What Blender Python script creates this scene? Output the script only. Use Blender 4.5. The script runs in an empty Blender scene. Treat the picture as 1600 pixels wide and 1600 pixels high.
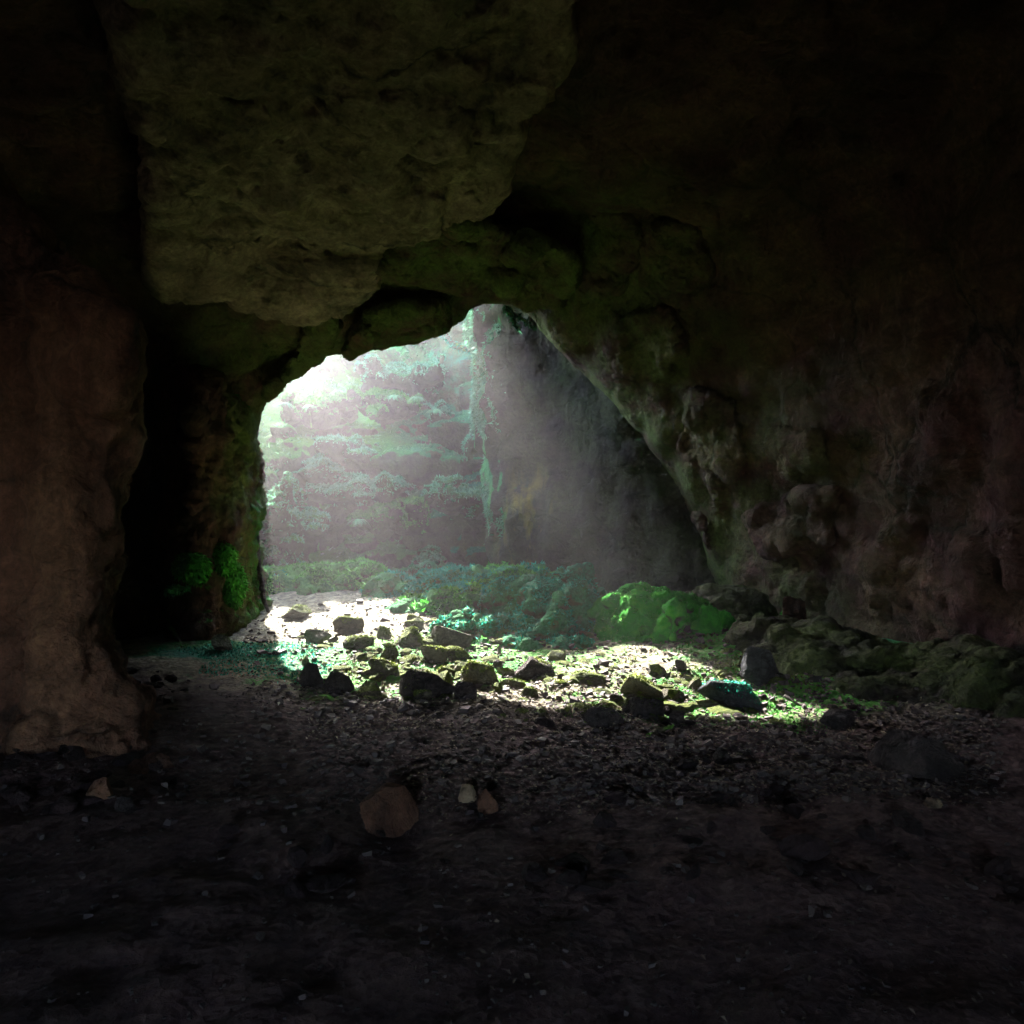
import bpy, math, random
import numpy as np
from mathutils import Vector

S = bpy.context.scene
C = S.collection
rnd = random.Random(7)
rng = np.random.default_rng(11)

# ------------------------------------------------------------------ camera, world, sun, exposure
FPX, CX, CY, EYE = 1120.0, 800.0, 800.0, 1.7          # focal length in photo pixels, centre, eye height
cam_d = bpy.data.cameras.new('camera')
cam_d.sensor_width = 36.0
cam_d.lens = 36.0 * FPX / 1600.0
cam_d.clip_start, cam_d.clip_end = 0.05, 500
cam = bpy.data.objects.new('camera', cam_d)
cam.location = (0, 0, EYE)
cam.rotation_euler = (math.radians(90), 0, 0)
C.objects.link(cam)
S.camera = cam

SUN_DIR = Vector((0.40, -1.0, -0.755)).normalized()     # the way the light travels
TO_SUN = -SUN_DIR
SUN_EL = math.asin(TO_SUN.z)
SUN_AZ = math.atan2(TO_SUN.x, TO_SUN.y)                # clockwise from +Y
world = bpy.data.worlds.new('World')
S.world = world
world.use_nodes = True
wn = world.node_tree
bg = wn.nodes['Background']
sky = wn.nodes.new('ShaderNodeTexSky')
sky.sky_type = 'NISHITA'
sky.sun_disc = False
sky.sun_elevation = SUN_EL
sky.sun_rotation = SUN_AZ
wn.links.new(sky.outputs['Color'], bg.inputs['Color'])
bg.inputs['Strength'].default_value = 0.15

sun_d = bpy.data.lights.new('sun', 'SUN')
sun_d.energy = 2.1
sun_d.angle = math.radians(0.5)
sun_d.color = (1.0, 0.95, 0.86)
sun = bpy.data.objects.new('sun', sun_d)
sun.rotation_euler = SUN_DIR.to_track_quat('-Z', 'Y').to_euler()
sun.location = (-8, 24, 20)
C.objects.link(sun)

S.view_settings.view_transform = 'Standard'
S.view_settings.look = 'None'
S.view_settings.exposure = 4.95
S.view_settings.gamma = 1.0
S.render.engine = 'CYCLES'
cy = S.cycles
cy.use_denoising = True
try:
    cy.denoiser = 'OPENIMAGEDENOISE'
    cy.denoising_input_passes = 'RGB_ALBEDO_NORMAL'
except Exception:
    pass
cy.max_bounces = 9
cy.diffuse_bounces = 7
cy.glossy_bounces = 2
cy.volume_bounces = 0
cy.transparent_max_bounces = 4
cy.sample_clamp_indirect = 4.0
cy.caustics_reflective = False
cy.caustics_refractive = False

HAZE_DENSITY = 0.0068
HAZE_ANISO = 0.80
HAZE_COLOR = (0.97, 0.94, 1.0)

# ------------------------------------------------------------------ numpy noise
def _hash(ix, iy, iz, seed):
    h = (ix.astype(np.uint32) * np.uint32(374761393) + iy.astype(np.uint32) * np.uint32(668265263)
         + iz.astype(np.uint32) * np.uint32(2147483647) + np.uint32((seed * 974711 + 12345) & 0xffffffff))
    h ^= h >> np.uint32(13)
    h *= np.uint32(1274126177)
    h ^= h >> np.uint32(16)
    h *= np.uint32(2246822519)
    h ^= h >> np.uint32(13)
    return (h & np.uint32(0xffffff)).astype(np.float32) / np.float32(0x7fffff) - 1.0

def vnoise(x, y, z, seed=0):
    x = np.asarray(x, np.float32); y = np.asarray(y, np.float32); z = np.asarray(z, np.float32)
    fx, fy, fz = np.floor(x), np.floor(y), np.floor(z)
    ix, iy, iz = fx.astype(np.int64), fy.astype(np.int64), fz.astype(np.int64)
    u, v, w = x - fx, y - fy, z - fz
    u = u * u * u * (u * (u * 6 - 15) + 10); v = v * v * v * (v * (v * 6 - 15) + 10); w = w * w * w * (w * (w * 6 - 15) + 10)
    def H(a, b, c): return _hash((ix + a) & 0xffffffff, (iy + b) & 0xffffffff, (iz + c) & 0xffffffff, seed)
    x00 = H(0,0,0) * (1-u) + H(1,0,0) * u
    x10 = H(0,1,0) * (1-u) + H(1,1,0) * u
    x01 = H(0,0,1) * (1-u) + H(1,0,1) * u
    x11 = H(0,1,1) * (1-u) + H(1,1,1) * u
    return (x00 * (1-v) + x10 * v) * (1-w) + (x01 * (1-v) + x11 * v) * w

def fbm(P, freq, octs=4, seed=0, gain=0.5, ridged=False, stretch=(1, 1, 1)):
    """Fractal noise of an (n,3) array (or a tuple of arrays), about -1..1."""
    if isinstance(P, tuple):
        x, y, z = P
    else:
        x, y, z = P[..., 0], P[..., 1], P[..., 2]
    tot = 0.0; a = 1.0; s = 0.0; f = freq
    for o in range(octs):
        c, sn = math.cos(0.7 * o + 0.3), math.sin(0.7 * o + 0.3)
        n = vnoise((x * c + y * sn) * f * stretch[0] + 17.3 * o, (-x * sn + y * c) * f * stretch[1] - 9.1 * o,
                   z * f * stretch[2] + 5.7 * o, seed + o * 31)
        if ridged:
            n = 1 - 2 * np.abs(n)
        tot = tot + a * n; s += a; a *= gain; f *= 2.03
    return tot / s

def sstep(a, b, x):
    t = np.clip((x - a) / (b - a), 0, 1)
    return t * t * (3 - 2 * t)

def smin(a, b, k):
    h = np.clip(0.5 + 0.5 * (b - a) / k, 0, 1)
    return b * (1 - h) + a * h - k * h * (1 - h)

def smax(a, b, k): return -smin(-a, -b, k)

# ------------------------------------------------------------------ pixels <-> places
def at(px, py, d):
    return np.array([(px - CX) / FPX * d, d, EYE + (CY - py) / FPX * d])

def proj(x, y, z):
    y = np.maximum(y, 0.3)
    return CX + x / y * FPX, CY - (z - EYE) / y * FPX

class PolySD:
    """Signed distance (photo pixels, negative inside) to a polygon, as a lookup table."""
    def __init__(self, pts, lo=(-900, -1300), hi=(2500, 2500), step=6.0):
        self.lo, self.step = lo, step
        nx, ny = int((hi[0] - lo[0]) / step), int((hi[1] - lo[1]) / step)
        gx, gy = np.meshgrid(lo[0] + np.arange(nx) * step, lo[1] + np.arange(ny) * step, indexing='ij')
        p = np.array(pts, float); q = np.roll(p, -1, 0)
        d2 = np.full(gx.shape, 1e18); ins = np.zeros(gx.shape, bool)
        for (x0, y0), (x1, y1) in zip(p, q):
            ex, ey = x1 - x0, y1 - y0
            t = np.clip(((gx - x0) * ex + (gy - y0) * ey) / (ex * ex + ey * ey + 1e-9), 0, 1)
            d2 = np.minimum(d2, (gx - x0 - t * ex) ** 2 + (gy - y0 - t * ey) ** 2)
            if y0 != y1:
                c = ((y0 > gy) != (y1 > gy)) & (gx < (x1 - x0) * (gy - y0) / (y1 - y0) + x0)
                ins ^= c
        self.t = np.where(ins, -1, 1) * np.sqrt(d2)
        self.t = self.t.astype(np.float32); self.nx, self.ny = nx, ny
    def __call__(self, px, py):
        u = np.clip((px - self.lo[0]) / self.step, 0, self.nx - 1.001)
        v = np.clip((py - self.lo[1]) / self.step, 0, self.ny - 1.001)
        i = u.astype(np.int32); j = v.astype(np.int32); u = u - i; v = v - j
        t = self.t
        return (t[i, j] * (1-u) + t[i+1, j] * u) * (1-v) + (t[i, j+1] * (1-u) + t[i+1, j+1] * u) * v

# ------------------------------------------------------------------ meshing
def surface_nets(fn, lo, hi, h):
    lo = np.array(lo, float); n = np.ceil((np.array(hi, float) - lo) / h).astype(int) + 1
    ax = [(lo[i] + np.arange(n[i]) * h).astype(np.float32) for i in range(3)]
    X, Y, Z = np.meshgrid(*ax, indexing='ij')
    F = np.asarray(fn(X, Y, Z), np.float32).copy()
    for a in range(3):                                    # close the solid at the box
        sl = [slice(None)] * 3
        for e in (0, -1):
            sl[a] = e; F[tuple(sl)] = np.maximum(F[tuple(sl)], 0.02)
    del X, Y, Z
    s = F < 0
    c = np.zeros(tuple(k - 1 for k in n), np.int8)
    offs = [(i, j, k) for i in (0, 1) for j in (0, 1) for k in (0, 1)]
    def sub(A, o): return A[o[0]:A.shape[0]-1+o[0], o[1]:A.shape[1]-1+o[1], o[2]:A.shape[2]-1+o[2]]
    for o in offs: c += sub(s, o)
    I, J, K = np.nonzero((c > 0) & (c < 8))
    idx = np.full(c.shape, -1, np.int64); idx[I, J, K] = np.arange(len(I))
    acc = np.zeros((len(I), 3)); cnt = np.zeros(len(I))
    for a in offs:
        for b in range(3):
            if a[b]: continue
            e = list(a); e[b] = 1
            fa = F[I+a[0], J+a[1], K+a[2]]; fb = F[I+e[0], J+e[1], K+e[2]]
            m = (fa < 0) != (fb < 0)
            t = np.where(m, fa / np.where(m, fa - fb, 1), 0)
            p = np.tile(np.array(a, float), (len(I), 1)); p[:, b] = t
            acc += p * m[:, None]; cnt += m
    V = lo + (np.stack([I, J, K], 1) + acc / cnt[:, None]) * h
    Q = []
    for a in range(3):
        b, d = (a + 1) % 3, (a + 2) % 3
        sl0 = [slice(1, -1)] * 3; sl1 = [slice(1, -1)] * 3
        sl0[a] = slice(0, -1); sl1[a] = slice(1, None)
        s0, s1 = s[tuple(sl0)], s[tuple(sl1)]
        for inside_first in (True, False):
            m = (s0 & ~s1) if inside_first else (~s0 & s1)
            g = np.stack(np.nonzero(m), 1)
            off = np.ones(3, int); off[a] = 0
            g = g + off
            def cell(db, dd):
                q = g.copy(); q[:, b] -= db; q[:, d] -= dd
                return idx[q[:, 0], q[:, 1], q[:, 2]]
            quad = np.stack([cell(1, 1), cell(0, 1), cell(0, 0), cell(1, 0)], 1)
            if not inside_first: quad = quad[:, ::-1]
            Q.append(quad)
    return V, np.concatenate(Q)

def mesh_from(name, V, Faces, smooth=True):
    """V (n,3), Faces (m,k) with one k."""
    me = bpy.data.meshes.new(name)
    V = np.asarray(V, np.float32); Faces = np.asarray(Faces, np.int32)
    k = Faces.shape[1]
    me.vertices.add(len(V)); me.vertices.foreach_set('co', V.ravel())
    me.loops.add(Faces.size); me.loops.foreach_set('vertex_index', Faces.ravel())
    me.polygons.add(len(Faces))
    me.polygons.foreach_set('loop_start', np.arange(0, Faces.size, k, dtype=np.int32))
    me.polygons.foreach_set('loop_total', np.full(len(Faces), k, np.int32))
    me.polygons.foreach_set('use_smooth', np.full(len(Faces), smooth))
    me.update(calc_edges=True)
    me.validate()
    return me

def main_pieces(V, Q, share=0.04):
    """Drop crumbs that float free of the solid."""
    lab = np.arange(len(V))
    while True:
        m = lab[Q].min(1); new = lab.copy()
        for i in range(4): np.minimum.at(new, Q[:, i], m)
        new = new[new]
        if (new == lab).all(): break
        lab = new
    cnt = np.bincount(lab, minlength=len(V))
    k = cnt[lab] > share * len(V)
    Q = Q[k[Q[:, 0]]]
    u, inv = np.unique(Q, return_inverse=True)
    return V[u], inv.reshape(Q.shape)

def subdivide(V, Q):
    """One smooth split of a quad mesh (every quad into four)."""
    E = np.concatenate([np.stack([Q[:, i], Q[:, (i+1) % 4]], 1) for i in range(4)])
    Es = np.sort(E, 1); key = Es[:, 0].astype(np.int64) * (len(V) + 1) + Es[:, 1]
    u, first, inv = np.unique(key, return_index=True, return_inverse=True)
    ev = Es[first]
    fc = V[Q].mean(1)
    nq = len(Q)
    efs = np.zeros((len(u), 3)); efn = np.zeros(len(u))
    for i in range(4):
        np.add.at(efs, inv[i*nq:(i+1)*nq], fc); np.add.at(efn, inv[i*nq:(i+1)*nq], 1)
    em = (V[ev[:, 0]] + V[ev[:, 1]]) / 2
    ep = np.where((efn > 1)[:, None], (em + efs / efn[:, None]) / 2, em)
    # a light smoothing of the old vertices
    vs = np.zeros_like(V); vn = np.zeros(len(V))
    np.add.at(vs, ev[:, 0], ep); np.add.at(vs, ev[:, 1], ep)
    np.add.at(vn, ev[:, 0], 1); np.add.at(vn, ev[:, 1], 1)
    vp = np.where((vn > 0)[:, None], 0.5 * V + 0.5 * vs / np.maximum(vn, 1)[:, None], V)
    nv, ne = len(V), len(u)
    NV = np.concatenate([vp, ep, fc])
    e = [nv + inv[i*nq:(i+1)*nq] for i in range(4)]
    f = nv + ne + np.arange(nq)
    NQ = np.concatenate([np.stack([Q[:, i], e[i], f, e[(i+3) % 4]], 1) for i in range(4)])
    return NV, NQ

def vnormals(V, Q):
    a = V[Q[:, 2]] - V[Q[:, 0]]; b = V[Q[:, 3 % Q.shape[1]]] - V[Q[:, 1]]
    if Q.shape[1] == 3:
        a = V[Q[:, 1]] - V[Q[:, 0]]; b = V[Q[:, 2]] - V[Q[:, 0]]
    fn = np.cross(a, b)
    N = np.zeros_like(V)
    for i in range(Q.shape[1]): np.add.at(N, Q[:, i], fn)
    return N / (np.linalg.norm(N, axis=1, keepdims=True) + 1e-12)

def attr(me, name, vals):
    at_ = me.attributes.new(name, 'FLOAT', 'POINT')
    at_.data.foreach_set('value', np.asarray(vals, np.float32))

def link(name, me, mat, parent=None, loc=None):
    o = bpy.data.objects.new(name, me)
    if mat: me.materials.append(mat)
    C.objects.link(o)
    if loc is not None: o.location = loc
    if parent: o.parent = parent
    return o

def rebase(V, base):
    return V - np.asarray(base, float)

def tag(o, label=None, cat=None, group=None, kind=None):
    if label: o['label'] = label
    if cat: o['category'] = cat
    if group: o['group'] = group
    if kind: o['kind'] = kind
    return o

# ------------------------------------------------------------------ materials
class NT:
    def __init__(self, name):
        self.m = bpy.data.materials.new(name); self.m.use_nodes = True
        self.t = self.m.node_tree; self.n = self.t.nodes; self.l = self.t.links
        self.b = self.n['Principled BSDF']
        self.geo = self.n.new('ShaderNodeNewGeometry')
    def noise(self, scale, detail=6, rough=0.55, dist=0.0, vec=None):
        n = self.n.new('ShaderNodeTexNoise')
        n.inputs['Scale'].default_value = scale; n.inputs['Detail'].default_value = detail
        n.inputs['Roughness'].default_value = rough; n.inputs['Distortion'].default_value = dist
        self.l.new(vec or self.geo.outputs['Position'], n.inputs['Vector'])
        return n.outputs['Fac']
    def voro(self, scale, feature='F1', vec=None, out='Distance'):
        n = self.n.new('ShaderNodeTexVoronoi'); n.feature = feature
        n.inputs['Scale'].default_value = scale
        self.l.new(vec or self.geo.outputs['Position'], n.inputs['Vector'])
        return n.outputs[out]
    def mapping(self, scale):
        n = self.n.new('ShaderNodeMapping'); n.inputs['Scale'].default_value = scale
        self.l.new(self.geo.outputs['Position'], n.inputs['Vector'])
        return n.outputs['Vector']
    def ramp(self, fac, stops):
        n = self.n.new('ShaderNodeValToRGB'); e = n.color_ramp.elements
        while len(e) < len(stops): e.new(0.5)
        for s, (p, c) in zip(e, stops):
            s.position = p
            s.color = (c, c, c, 1) if isinstance(c, (int, float)) else (*c, 1)
        self.l.new(fac, n.inputs['Fac'])
        return n.outputs['Color']
    def mix(self, fac, a, b, mode='MIX'):
        n = self.n.new('ShaderNodeMix'); n.data_type = 'RGBA'; n.blend_type = mode
        for sock, v in ((n.inputs[0], fac), (n.inputs[6], a), (n.inputs[7], b)):
            if isinstance(v, (int, float)): sock.default_value = v
            elif isinstance(v, tuple): sock.default_value = (*v, 1)
            else: self.l.new(v, sock)
        return n.outputs[2]
    def math(self, op, a, b=None, clamp=False):
        n = self.n.new('ShaderNodeMath'); n.operation = op; n.use_clamp = clamp
        for i, v in enumerate((a, b)):
            if v is None: continue
            if isinstance(v, (int, float)): n.inputs[i].default_value = v
            else: self.l.new(v, n.inputs[i])
        return n.outputs[0]
    def attr(self, name):
        n = self.n.new('ShaderNodeAttribute'); n.attribute_name = name
        return n.outputs['Fac']
    def up(self):
        n = self.n.new('ShaderNodeSeparateXYZ'); self.l.new(self.geo.outputs['Normal'], n.inputs[0])
        return n.outputs['Z']
    def bump(self, h, strength, dist, prev=None):
        n = self.n.new('ShaderNodeBump'); n.inputs['Strength'].default_value = strength
        n.inputs['Distance'].default_value = dist
        self.l.new(h, n.inputs['Height'])
        if prev: self.l.new(prev, n.inputs['Normal'])
        return n.outputs['Normal']
    def done(self, color, rough=0.9, normal=None, spec=0.3):
        if isinstance(color, tuple): self.b.inputs['Base Color'].default_value = (*color, 1)
        else: self.l.new(color, self.b.inputs['Base Color'])
        if isinstance(rough, (int, float)): self.b.inputs['Roughness'].default_value = rough
        else: self.l.new(rough, self.b.inputs['Roughness'])
        self.b.inputs['Specular IOR Level'].default_value = spec
        if normal: self.l.new(normal, self.b.inputs['Normal'])
        return self.m

MOSS_DEEP, MOSS_MID, MOSS_YELLOW, MOSS_TEAL = (0.008, 0.07, 0.012), (0.018, 0.18, 0.022), (0.11, 0.30, 0.03), (0.010, 0.24, 0.15)  # teal takes blue skylight on shaded moss into the colour

def moss_color(k, yellow_share=0.5, teal=None):
    """Patches of deep, mid, yellow-green and blue-green moss."""
    fine = k.noise(26, 5, 0.7)
    c = k.ramp(fine, [(0.28, MOSS_DEEP), (0.5, MOSS_MID), (0.72, MOSS_YELLOW)])
    big = k.ramp(k.noise(1.1, 4, 0.6), [(0.38, 0.0), (0.66, 1.0)])
    c = k.mix(k.math('MULTIPLY', big, yellow_share), c, MOSS_YELLOW)
    t = k.ramp(k.noise(0.9, 3, 0.6, vec=k.mapping((1, 1, 1.7))), [(0.45, 0.0), (0.6, 1.0)])
    tf = k.math('MULTIPLY', t, 0.55) if teal is None else k.math('MULTIPLY', k.math('ADD', k.math('MULTIPLY', t, 0.4), 0.6), teal)
    return k.mix(tf, c, k.ramp(fine, [(0.3, (0.008, 0.05, 0.035)), (0.7, MOSS_TEAL)]))

def rock_material(name, stops, up_moss=None, alga=(0.14, 0.19, 0.045), bump=1.0, scale=1.0, stain=None, streak=False, olive=False):
    """Weathered cave rock: mottled colours, cracks, an algae film (attribute 'alga') and moss
    (attribute 'moss' plus, if given, on faces that point up)."""
    k = NT(name)
    sv = k.mapping((2.2, 2.2, 0.4)) if streak else None
    n1 = k.noise(0.9 * scale, 8, 0.62, 0.4, sv)
    n2 = k.noise(6.5 * scale, 7, 0.65, 0.0, sv)
    c = k.ramp(n1, stops)
    c = k.mix(k.math('MULTIPLY', k.ramp(n2, [(0.35, 1.0), (0.7, 0.0)]), 0.55), c, k.mix(1.0, c, (0.30, 0.27, 0.30), 'MULTIPLY'))
    speck = k.ramp(k.noise(17 * scale, 7, 0.75), [(0.32, 0.55), (0.62, 1.15)])
    c = k.mix(1.0, c, speck, 'MULTIPLY')
    bed = k.ramp(k.noise(1.5 * scale, 7, 0.7, 0.6, k.mapping((0.55, 0.55, 2.4) if not streak else (2.0, 2.0, 0.5))), [(0.36, 0.38), (0.52, 1.0), (0.66, 1.25)])
    c = k.mix(0.9, c, bed, 'MULTIPLY')
    wv = k.n.new('ShaderNodeVectorMath'); wv.operation = 'ADD'
    wn_ = k.n.new('ShaderNodeTexNoise'); wn_.inputs['Scale'].default_value = 1.4 * scale; wn_.inputs['Detail'].default_value = 5
    k.l.new(k.geo.outputs['Position'], wn_.inputs['Vector']); k.l.new(k.geo.outputs['Position'], wv.inputs[0]); k.l.new(wn_.outputs['Color'], wv.inputs[1])
    fis = k.ramp(k.voro(0.75 * scale, 'DISTANCE_TO_EDGE', vec=wv.outputs[0]), [(0.0, 0.25), (0.018, 0.6), (0.05, 1.0)])
    c = k.mix(k.ramp(k.noise(0.8 * scale, 3), [(0.44, 0.0), (0.56, 1.0)]), c, k.mix(1.0, c, fis, 'MULTIPLY'))
    if stain:
        st = k.ramp(k.noise(2.2, 5, 0.6, vec=k.mapping((1, 1, 0.35))), [(0.5, 0.0), (0.66, 1.0)])
        c = k.mix(k.math('MULTIPLY', st, k.attr('stain')), c, stain)
    af = k.math('MULTIPLY', k.attr('alga'), k.ramp(k.noise(1.6, 6, 0.65), [(0.34, 0.0), (0.58, 1.0)]), True)
    c = k.mix(k.math('MULTIPLY', af, 0.85), c, k.mix(1.0, alga, k.ramp(k.noise(22, 4, 0.7), [(0.3, 0.4), (0.7, 1.25)]), 'MULTIPLY'))
    mf = k.attr('moss')
    if up_moss is not None:
        u = k.math('ADD', k.up(), k.math('MULTIPLY', k.math('SUBTRACT', k.noise(3.2, 6, 0.65), 0.5), 1.7))
        uf = k.ramp(u, [(up_moss, 0.0), (min(0.99, up_moss + 0.22), 1.0)])
        mf = k.math('MAXIMUM', mf, uf)
    mn = k.math('ADD', mf, k.math('MULTIPLY', k.math('SUBTRACT', k.noise(5.0, 6, 0.7), 0.5), 0.9))
    mn = k.math('ADD', mn, k.math('MULTIPLY', k.math('SUBTRACT', k.noise(19.0, 5, 0.75), 0.5), 0.7))
    mm = k.math('MULTIPLY', k.ramp(mn, [(0.34, 0.0), (0.68, 1.0)]), k.math('GREATER_THAN', mf, 0.02))
    mc = moss_color(k, 0.6, k.attr('teal'))
    if olive:
        mc = k.ramp(k.noise(24, 6, 0.75), [(0.3, (0.022, 0.035, 0.006)), (0.5, (0.085, 0.115, 0.016)), (0.72, (0.22, 0.235, 0.05))])
    c = k.mix(mm, c, mc)
    b = k.bump(k.noise(3.0 * scale, 10, 0.66, 0.4), 0.95 * bump, 0.28)
    b = k.bump(fis, 0.6 * bump, 0.06, b)
    b = k.bump(k.noise(24 * scale, 8, 0.7), 0.7 * bump, 0.03, b)
    return k.done(c, 0.93, b, 0.2)

M_NEAR = rock_material('cave_rock', [(0.30, (0.055, 0.014, 0.022)), (0.46, (0.11, 0.038, 0.038)), (0.58, (0.17, 0.083, 0.056)), (0.74, (0.09, 0.026, 0.034))])
M_SLAB = rock_material('ceiling_rock', [(0.30, (0.22, 0.145, 0.10)), (0.5, (0.41, 0.29, 0.19)), (0.72, (0.50, 0.36, 0.24))])
M_COL = rock_material('brown_rock', [(0.28, (0.065, 0.026, 0.020)), (0.48, (0.18, 0.085, 0.055)), (0.7, (0.27, 0.145, 0.088))], streak=True)
M_CLIFF = rock_material('cliff_rock', [(0.3, (0.022, 0.016, 0.016)), (0.5, (0.06, 0.046, 0.04)), (0.7, (0.10, 0.08, 0.06))], up_moss=0.55, stain=(0.26, 0.19, 0.02))
M_SPUR = rock_material('spur_rock', [(0.3, (0.018, 0.009, 0.012)), (0.5, (0.042, 0.026, 0.026)), (0.7, (0.07, 0.048, 0.04))], stain=(0.30, 0.22, 0.02))
M_MOSSROCK = rock_material('mossy_rock', [(0.3, (0.07, 0.06, 0.045)), (0.5, (0.17, 0.15, 0.10)), (0.7, (0.28, 0.25, 0.17))], up_moss=0.42, scale=2.0, olive=True)
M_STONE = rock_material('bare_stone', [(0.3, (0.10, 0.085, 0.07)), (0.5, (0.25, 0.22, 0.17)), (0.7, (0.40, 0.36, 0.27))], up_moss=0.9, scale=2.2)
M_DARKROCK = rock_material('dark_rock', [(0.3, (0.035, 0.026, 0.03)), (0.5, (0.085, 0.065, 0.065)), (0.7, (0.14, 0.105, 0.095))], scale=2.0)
M_SHADEROCK = rock_material('shade_toned_rock', [(0.3, (0.014, 0.006, 0.009)), (0.5, (0.032, 0.016, 0.019)), (0.7, (0.052, 0.028, 0.029))], scale=1.4)  # darkened copy of the dark rock, deep shade put into its colour
M_GREYROCK = rock_material('grey_rock', [(0.3, (0.04, 0.042, 0.05)), (0.5, (0.10, 0.105, 0.12)), (0.7, (0.19, 0.20, 0.22))], scale=2.0)

def ground_material():
    k = NT('cave_floor')
    n2 = k.noise(9, 8, 0.68)
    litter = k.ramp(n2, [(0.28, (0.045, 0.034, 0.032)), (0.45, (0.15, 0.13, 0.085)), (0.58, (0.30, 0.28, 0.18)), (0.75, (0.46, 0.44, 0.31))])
    dark = k.ramp(n2, [(0.3, (0.020, 0.005, 0.010)), (0.55, (0.046, 0.012, 0.023)), (0.75, (0.075, 0.027, 0.037))])  # near floor's colour darkened in place of shade
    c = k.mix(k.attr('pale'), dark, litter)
    mf = k.math('ADD', k.attr('moss'), k.math('MULTIPLY', k.math('SUBTRACT', k.noise(4.2, 8, 0.68), 0.5), 1.3))
    mm = k.math('MULTIPLY', k.ramp(mf, [(0.40, 0.0), (0.62, 1.0)]), k.math('GREATER_THAN', k.attr('moss'), 0.02))
    c = k.mix(mm, c, moss_color(k, 0.75, k.attr('teal')))
    b = k.bump(k.noise(7, 10, 0.7), 0.9, 0.10)
    b = k.bump(k.voro(22, 'F1'), 0.6, 0.03, b)
    b = k.bump(k.noise(60, 5, 0.7), 0.6, 0.012, b)
    return k.done(c, 0.9, b, 0.25)
M_GROUND = ground_material()

def moss_material():
    k = NT('moss')
    c = moss_color(k, 0.6, k.attr('teal'))
    b = k.bump(k.noise(30, 8, 0.75), 1.0, 0.05)
    m = k.done(c, 0.95, b, 0.15)
    return m
M_MOSS = moss_material()

def vivid_moss_material():
    k = NT('vivid_moss')
    c = k.ramp(k.noise(5, 8, 0.75), [(0.3, (0.012, 0.10, 0.008)), (0.5, (0.02, 0.24, 0.012)), (0.7, (0.09, 0.34, 0.02))])
    c = k.mix(k.ramp(k.math('ADD', k.math('MULTIPLY', k.attr('moss'), 0.6), k.noise(2.6, 6, 0.7)), [(0.56, 1.0), (0.78, 0.0)]), c, (0.03, 0.02, 0.018))
    return k.done(c, 0.95, k.bump(k.noise(22, 8, 0.75), 1.0, 0.06), 0.1)
M_VIVID = vivid_moss_material()

def leaf_material(name, stops, trans=0.12):
    k = NT(name)
    oi = k.n.new('ShaderNodeAttribute'); oi.attribute_name = 'rand'
    c = k.ramp(oi.outputs['Fac'], stops)
    k.done(c, 0.75, None, 0.3)
    if trans:
        tr = k.n.new('ShaderNodeBsdfTranslucent'); k.l.new(c, tr.inputs['Color'])
        ms = k.n.new('ShaderNodeMixShader'); ms.inputs[0].default_value = trans
        k.l.new(k.b.outputs[0], ms.inputs[1]); k.l.new(tr.outputs[0], ms.inputs[2])
        k.l.new(ms.outputs[0], k.n['Material Output'].inputs['Surface'])
    return k.m
M_TUFT = leaf_material('moss_tuft', [(0.0, (0.012, 0.09, 0.012)), (0.45, (0.035, 0.20, 0.025)), (0.75, (0.10, 0.30, 0.04)), (1.0, (0.22, 0.38, 0.07))])
M_TUFT_TEAL = leaf_material('blue_green_moss_tuft', [(0.0, (0.004, 0.11, 0.07)), (0.5, (0.012, 0.34, 0.21)), (1.0, (0.07, 0.52, 0.38))])
M_FERN = leaf_material('fern_leaf', [(0.0, (0.03, 0.16, 0.06)), (0.6, (0.09, 0.30, 0.12)), (1.0, (0.22, 0.42, 0.20))])
M_LEAF = leaf_material('dead_leaf', [(0.0, (0.035, 0.024, 0.022)), (0.4, (0.10, 0.07, 0.052)), (0.75, (0.22, 0.18, 0.12)), (1.0, (0.46, 0.43, 0.34))], 0.1)
M_TUFT_MINT = leaf_material('mint_moss_tuft', [(0.0, (0.03, 0.14, 0.075)), (0.5, (0.09, 0.32, 0.17)), (1.0, (0.25, 0.50, 0.30))])
M_TUFT_BRIGHT = leaf_material('bright_moss_tuft', [(0.0, (0.02, 0.18, 0.015)), (0.5, (0.07, 0.40, 0.04)), (1.0, (0.22, 0.58, 0.10))])
M_TUFT_OLIVE = leaf_material('olive_moss_tuft', [(0.0, (0.03, 0.05, 0.008)), (0.5, (0.10, 0.14, 0.02)), (1.0, (0.26, 0.30, 0.06))])
M_GRAVEL = leaf_material('loose_stone', [(0.0, (0.022, 0.014, 0.017)), (0.5, (0.07, 0.052, 0.05)), (0.85, (0.15, 0.125, 0.11)), (1.0, (0.36, 0.33, 0.28))], 0)
def bark_material():
    k = NT('root_bark')
    c = k.ramp(k.noise(14, 6, 0.7, vec=k.mapping((1, 1, 0.3))), [(0.3, (0.03, 0.025, 0.016)), (0.6, (0.10, 0.085, 0.055)), (0.8, (0.2, 0.17, 0.11))])
    c = k.mix(k.ramp(k.noise(5, 5, 0.6), [(0.5, 0.0), (0.62, 0.9)]), c, MOSS_YELLOW)
    return k.done(c, 0.9, k.bump(k.noise(40, 5, 0.6), 0.8, 0.02), 0.2)
M_BARK = bark_material()

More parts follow.
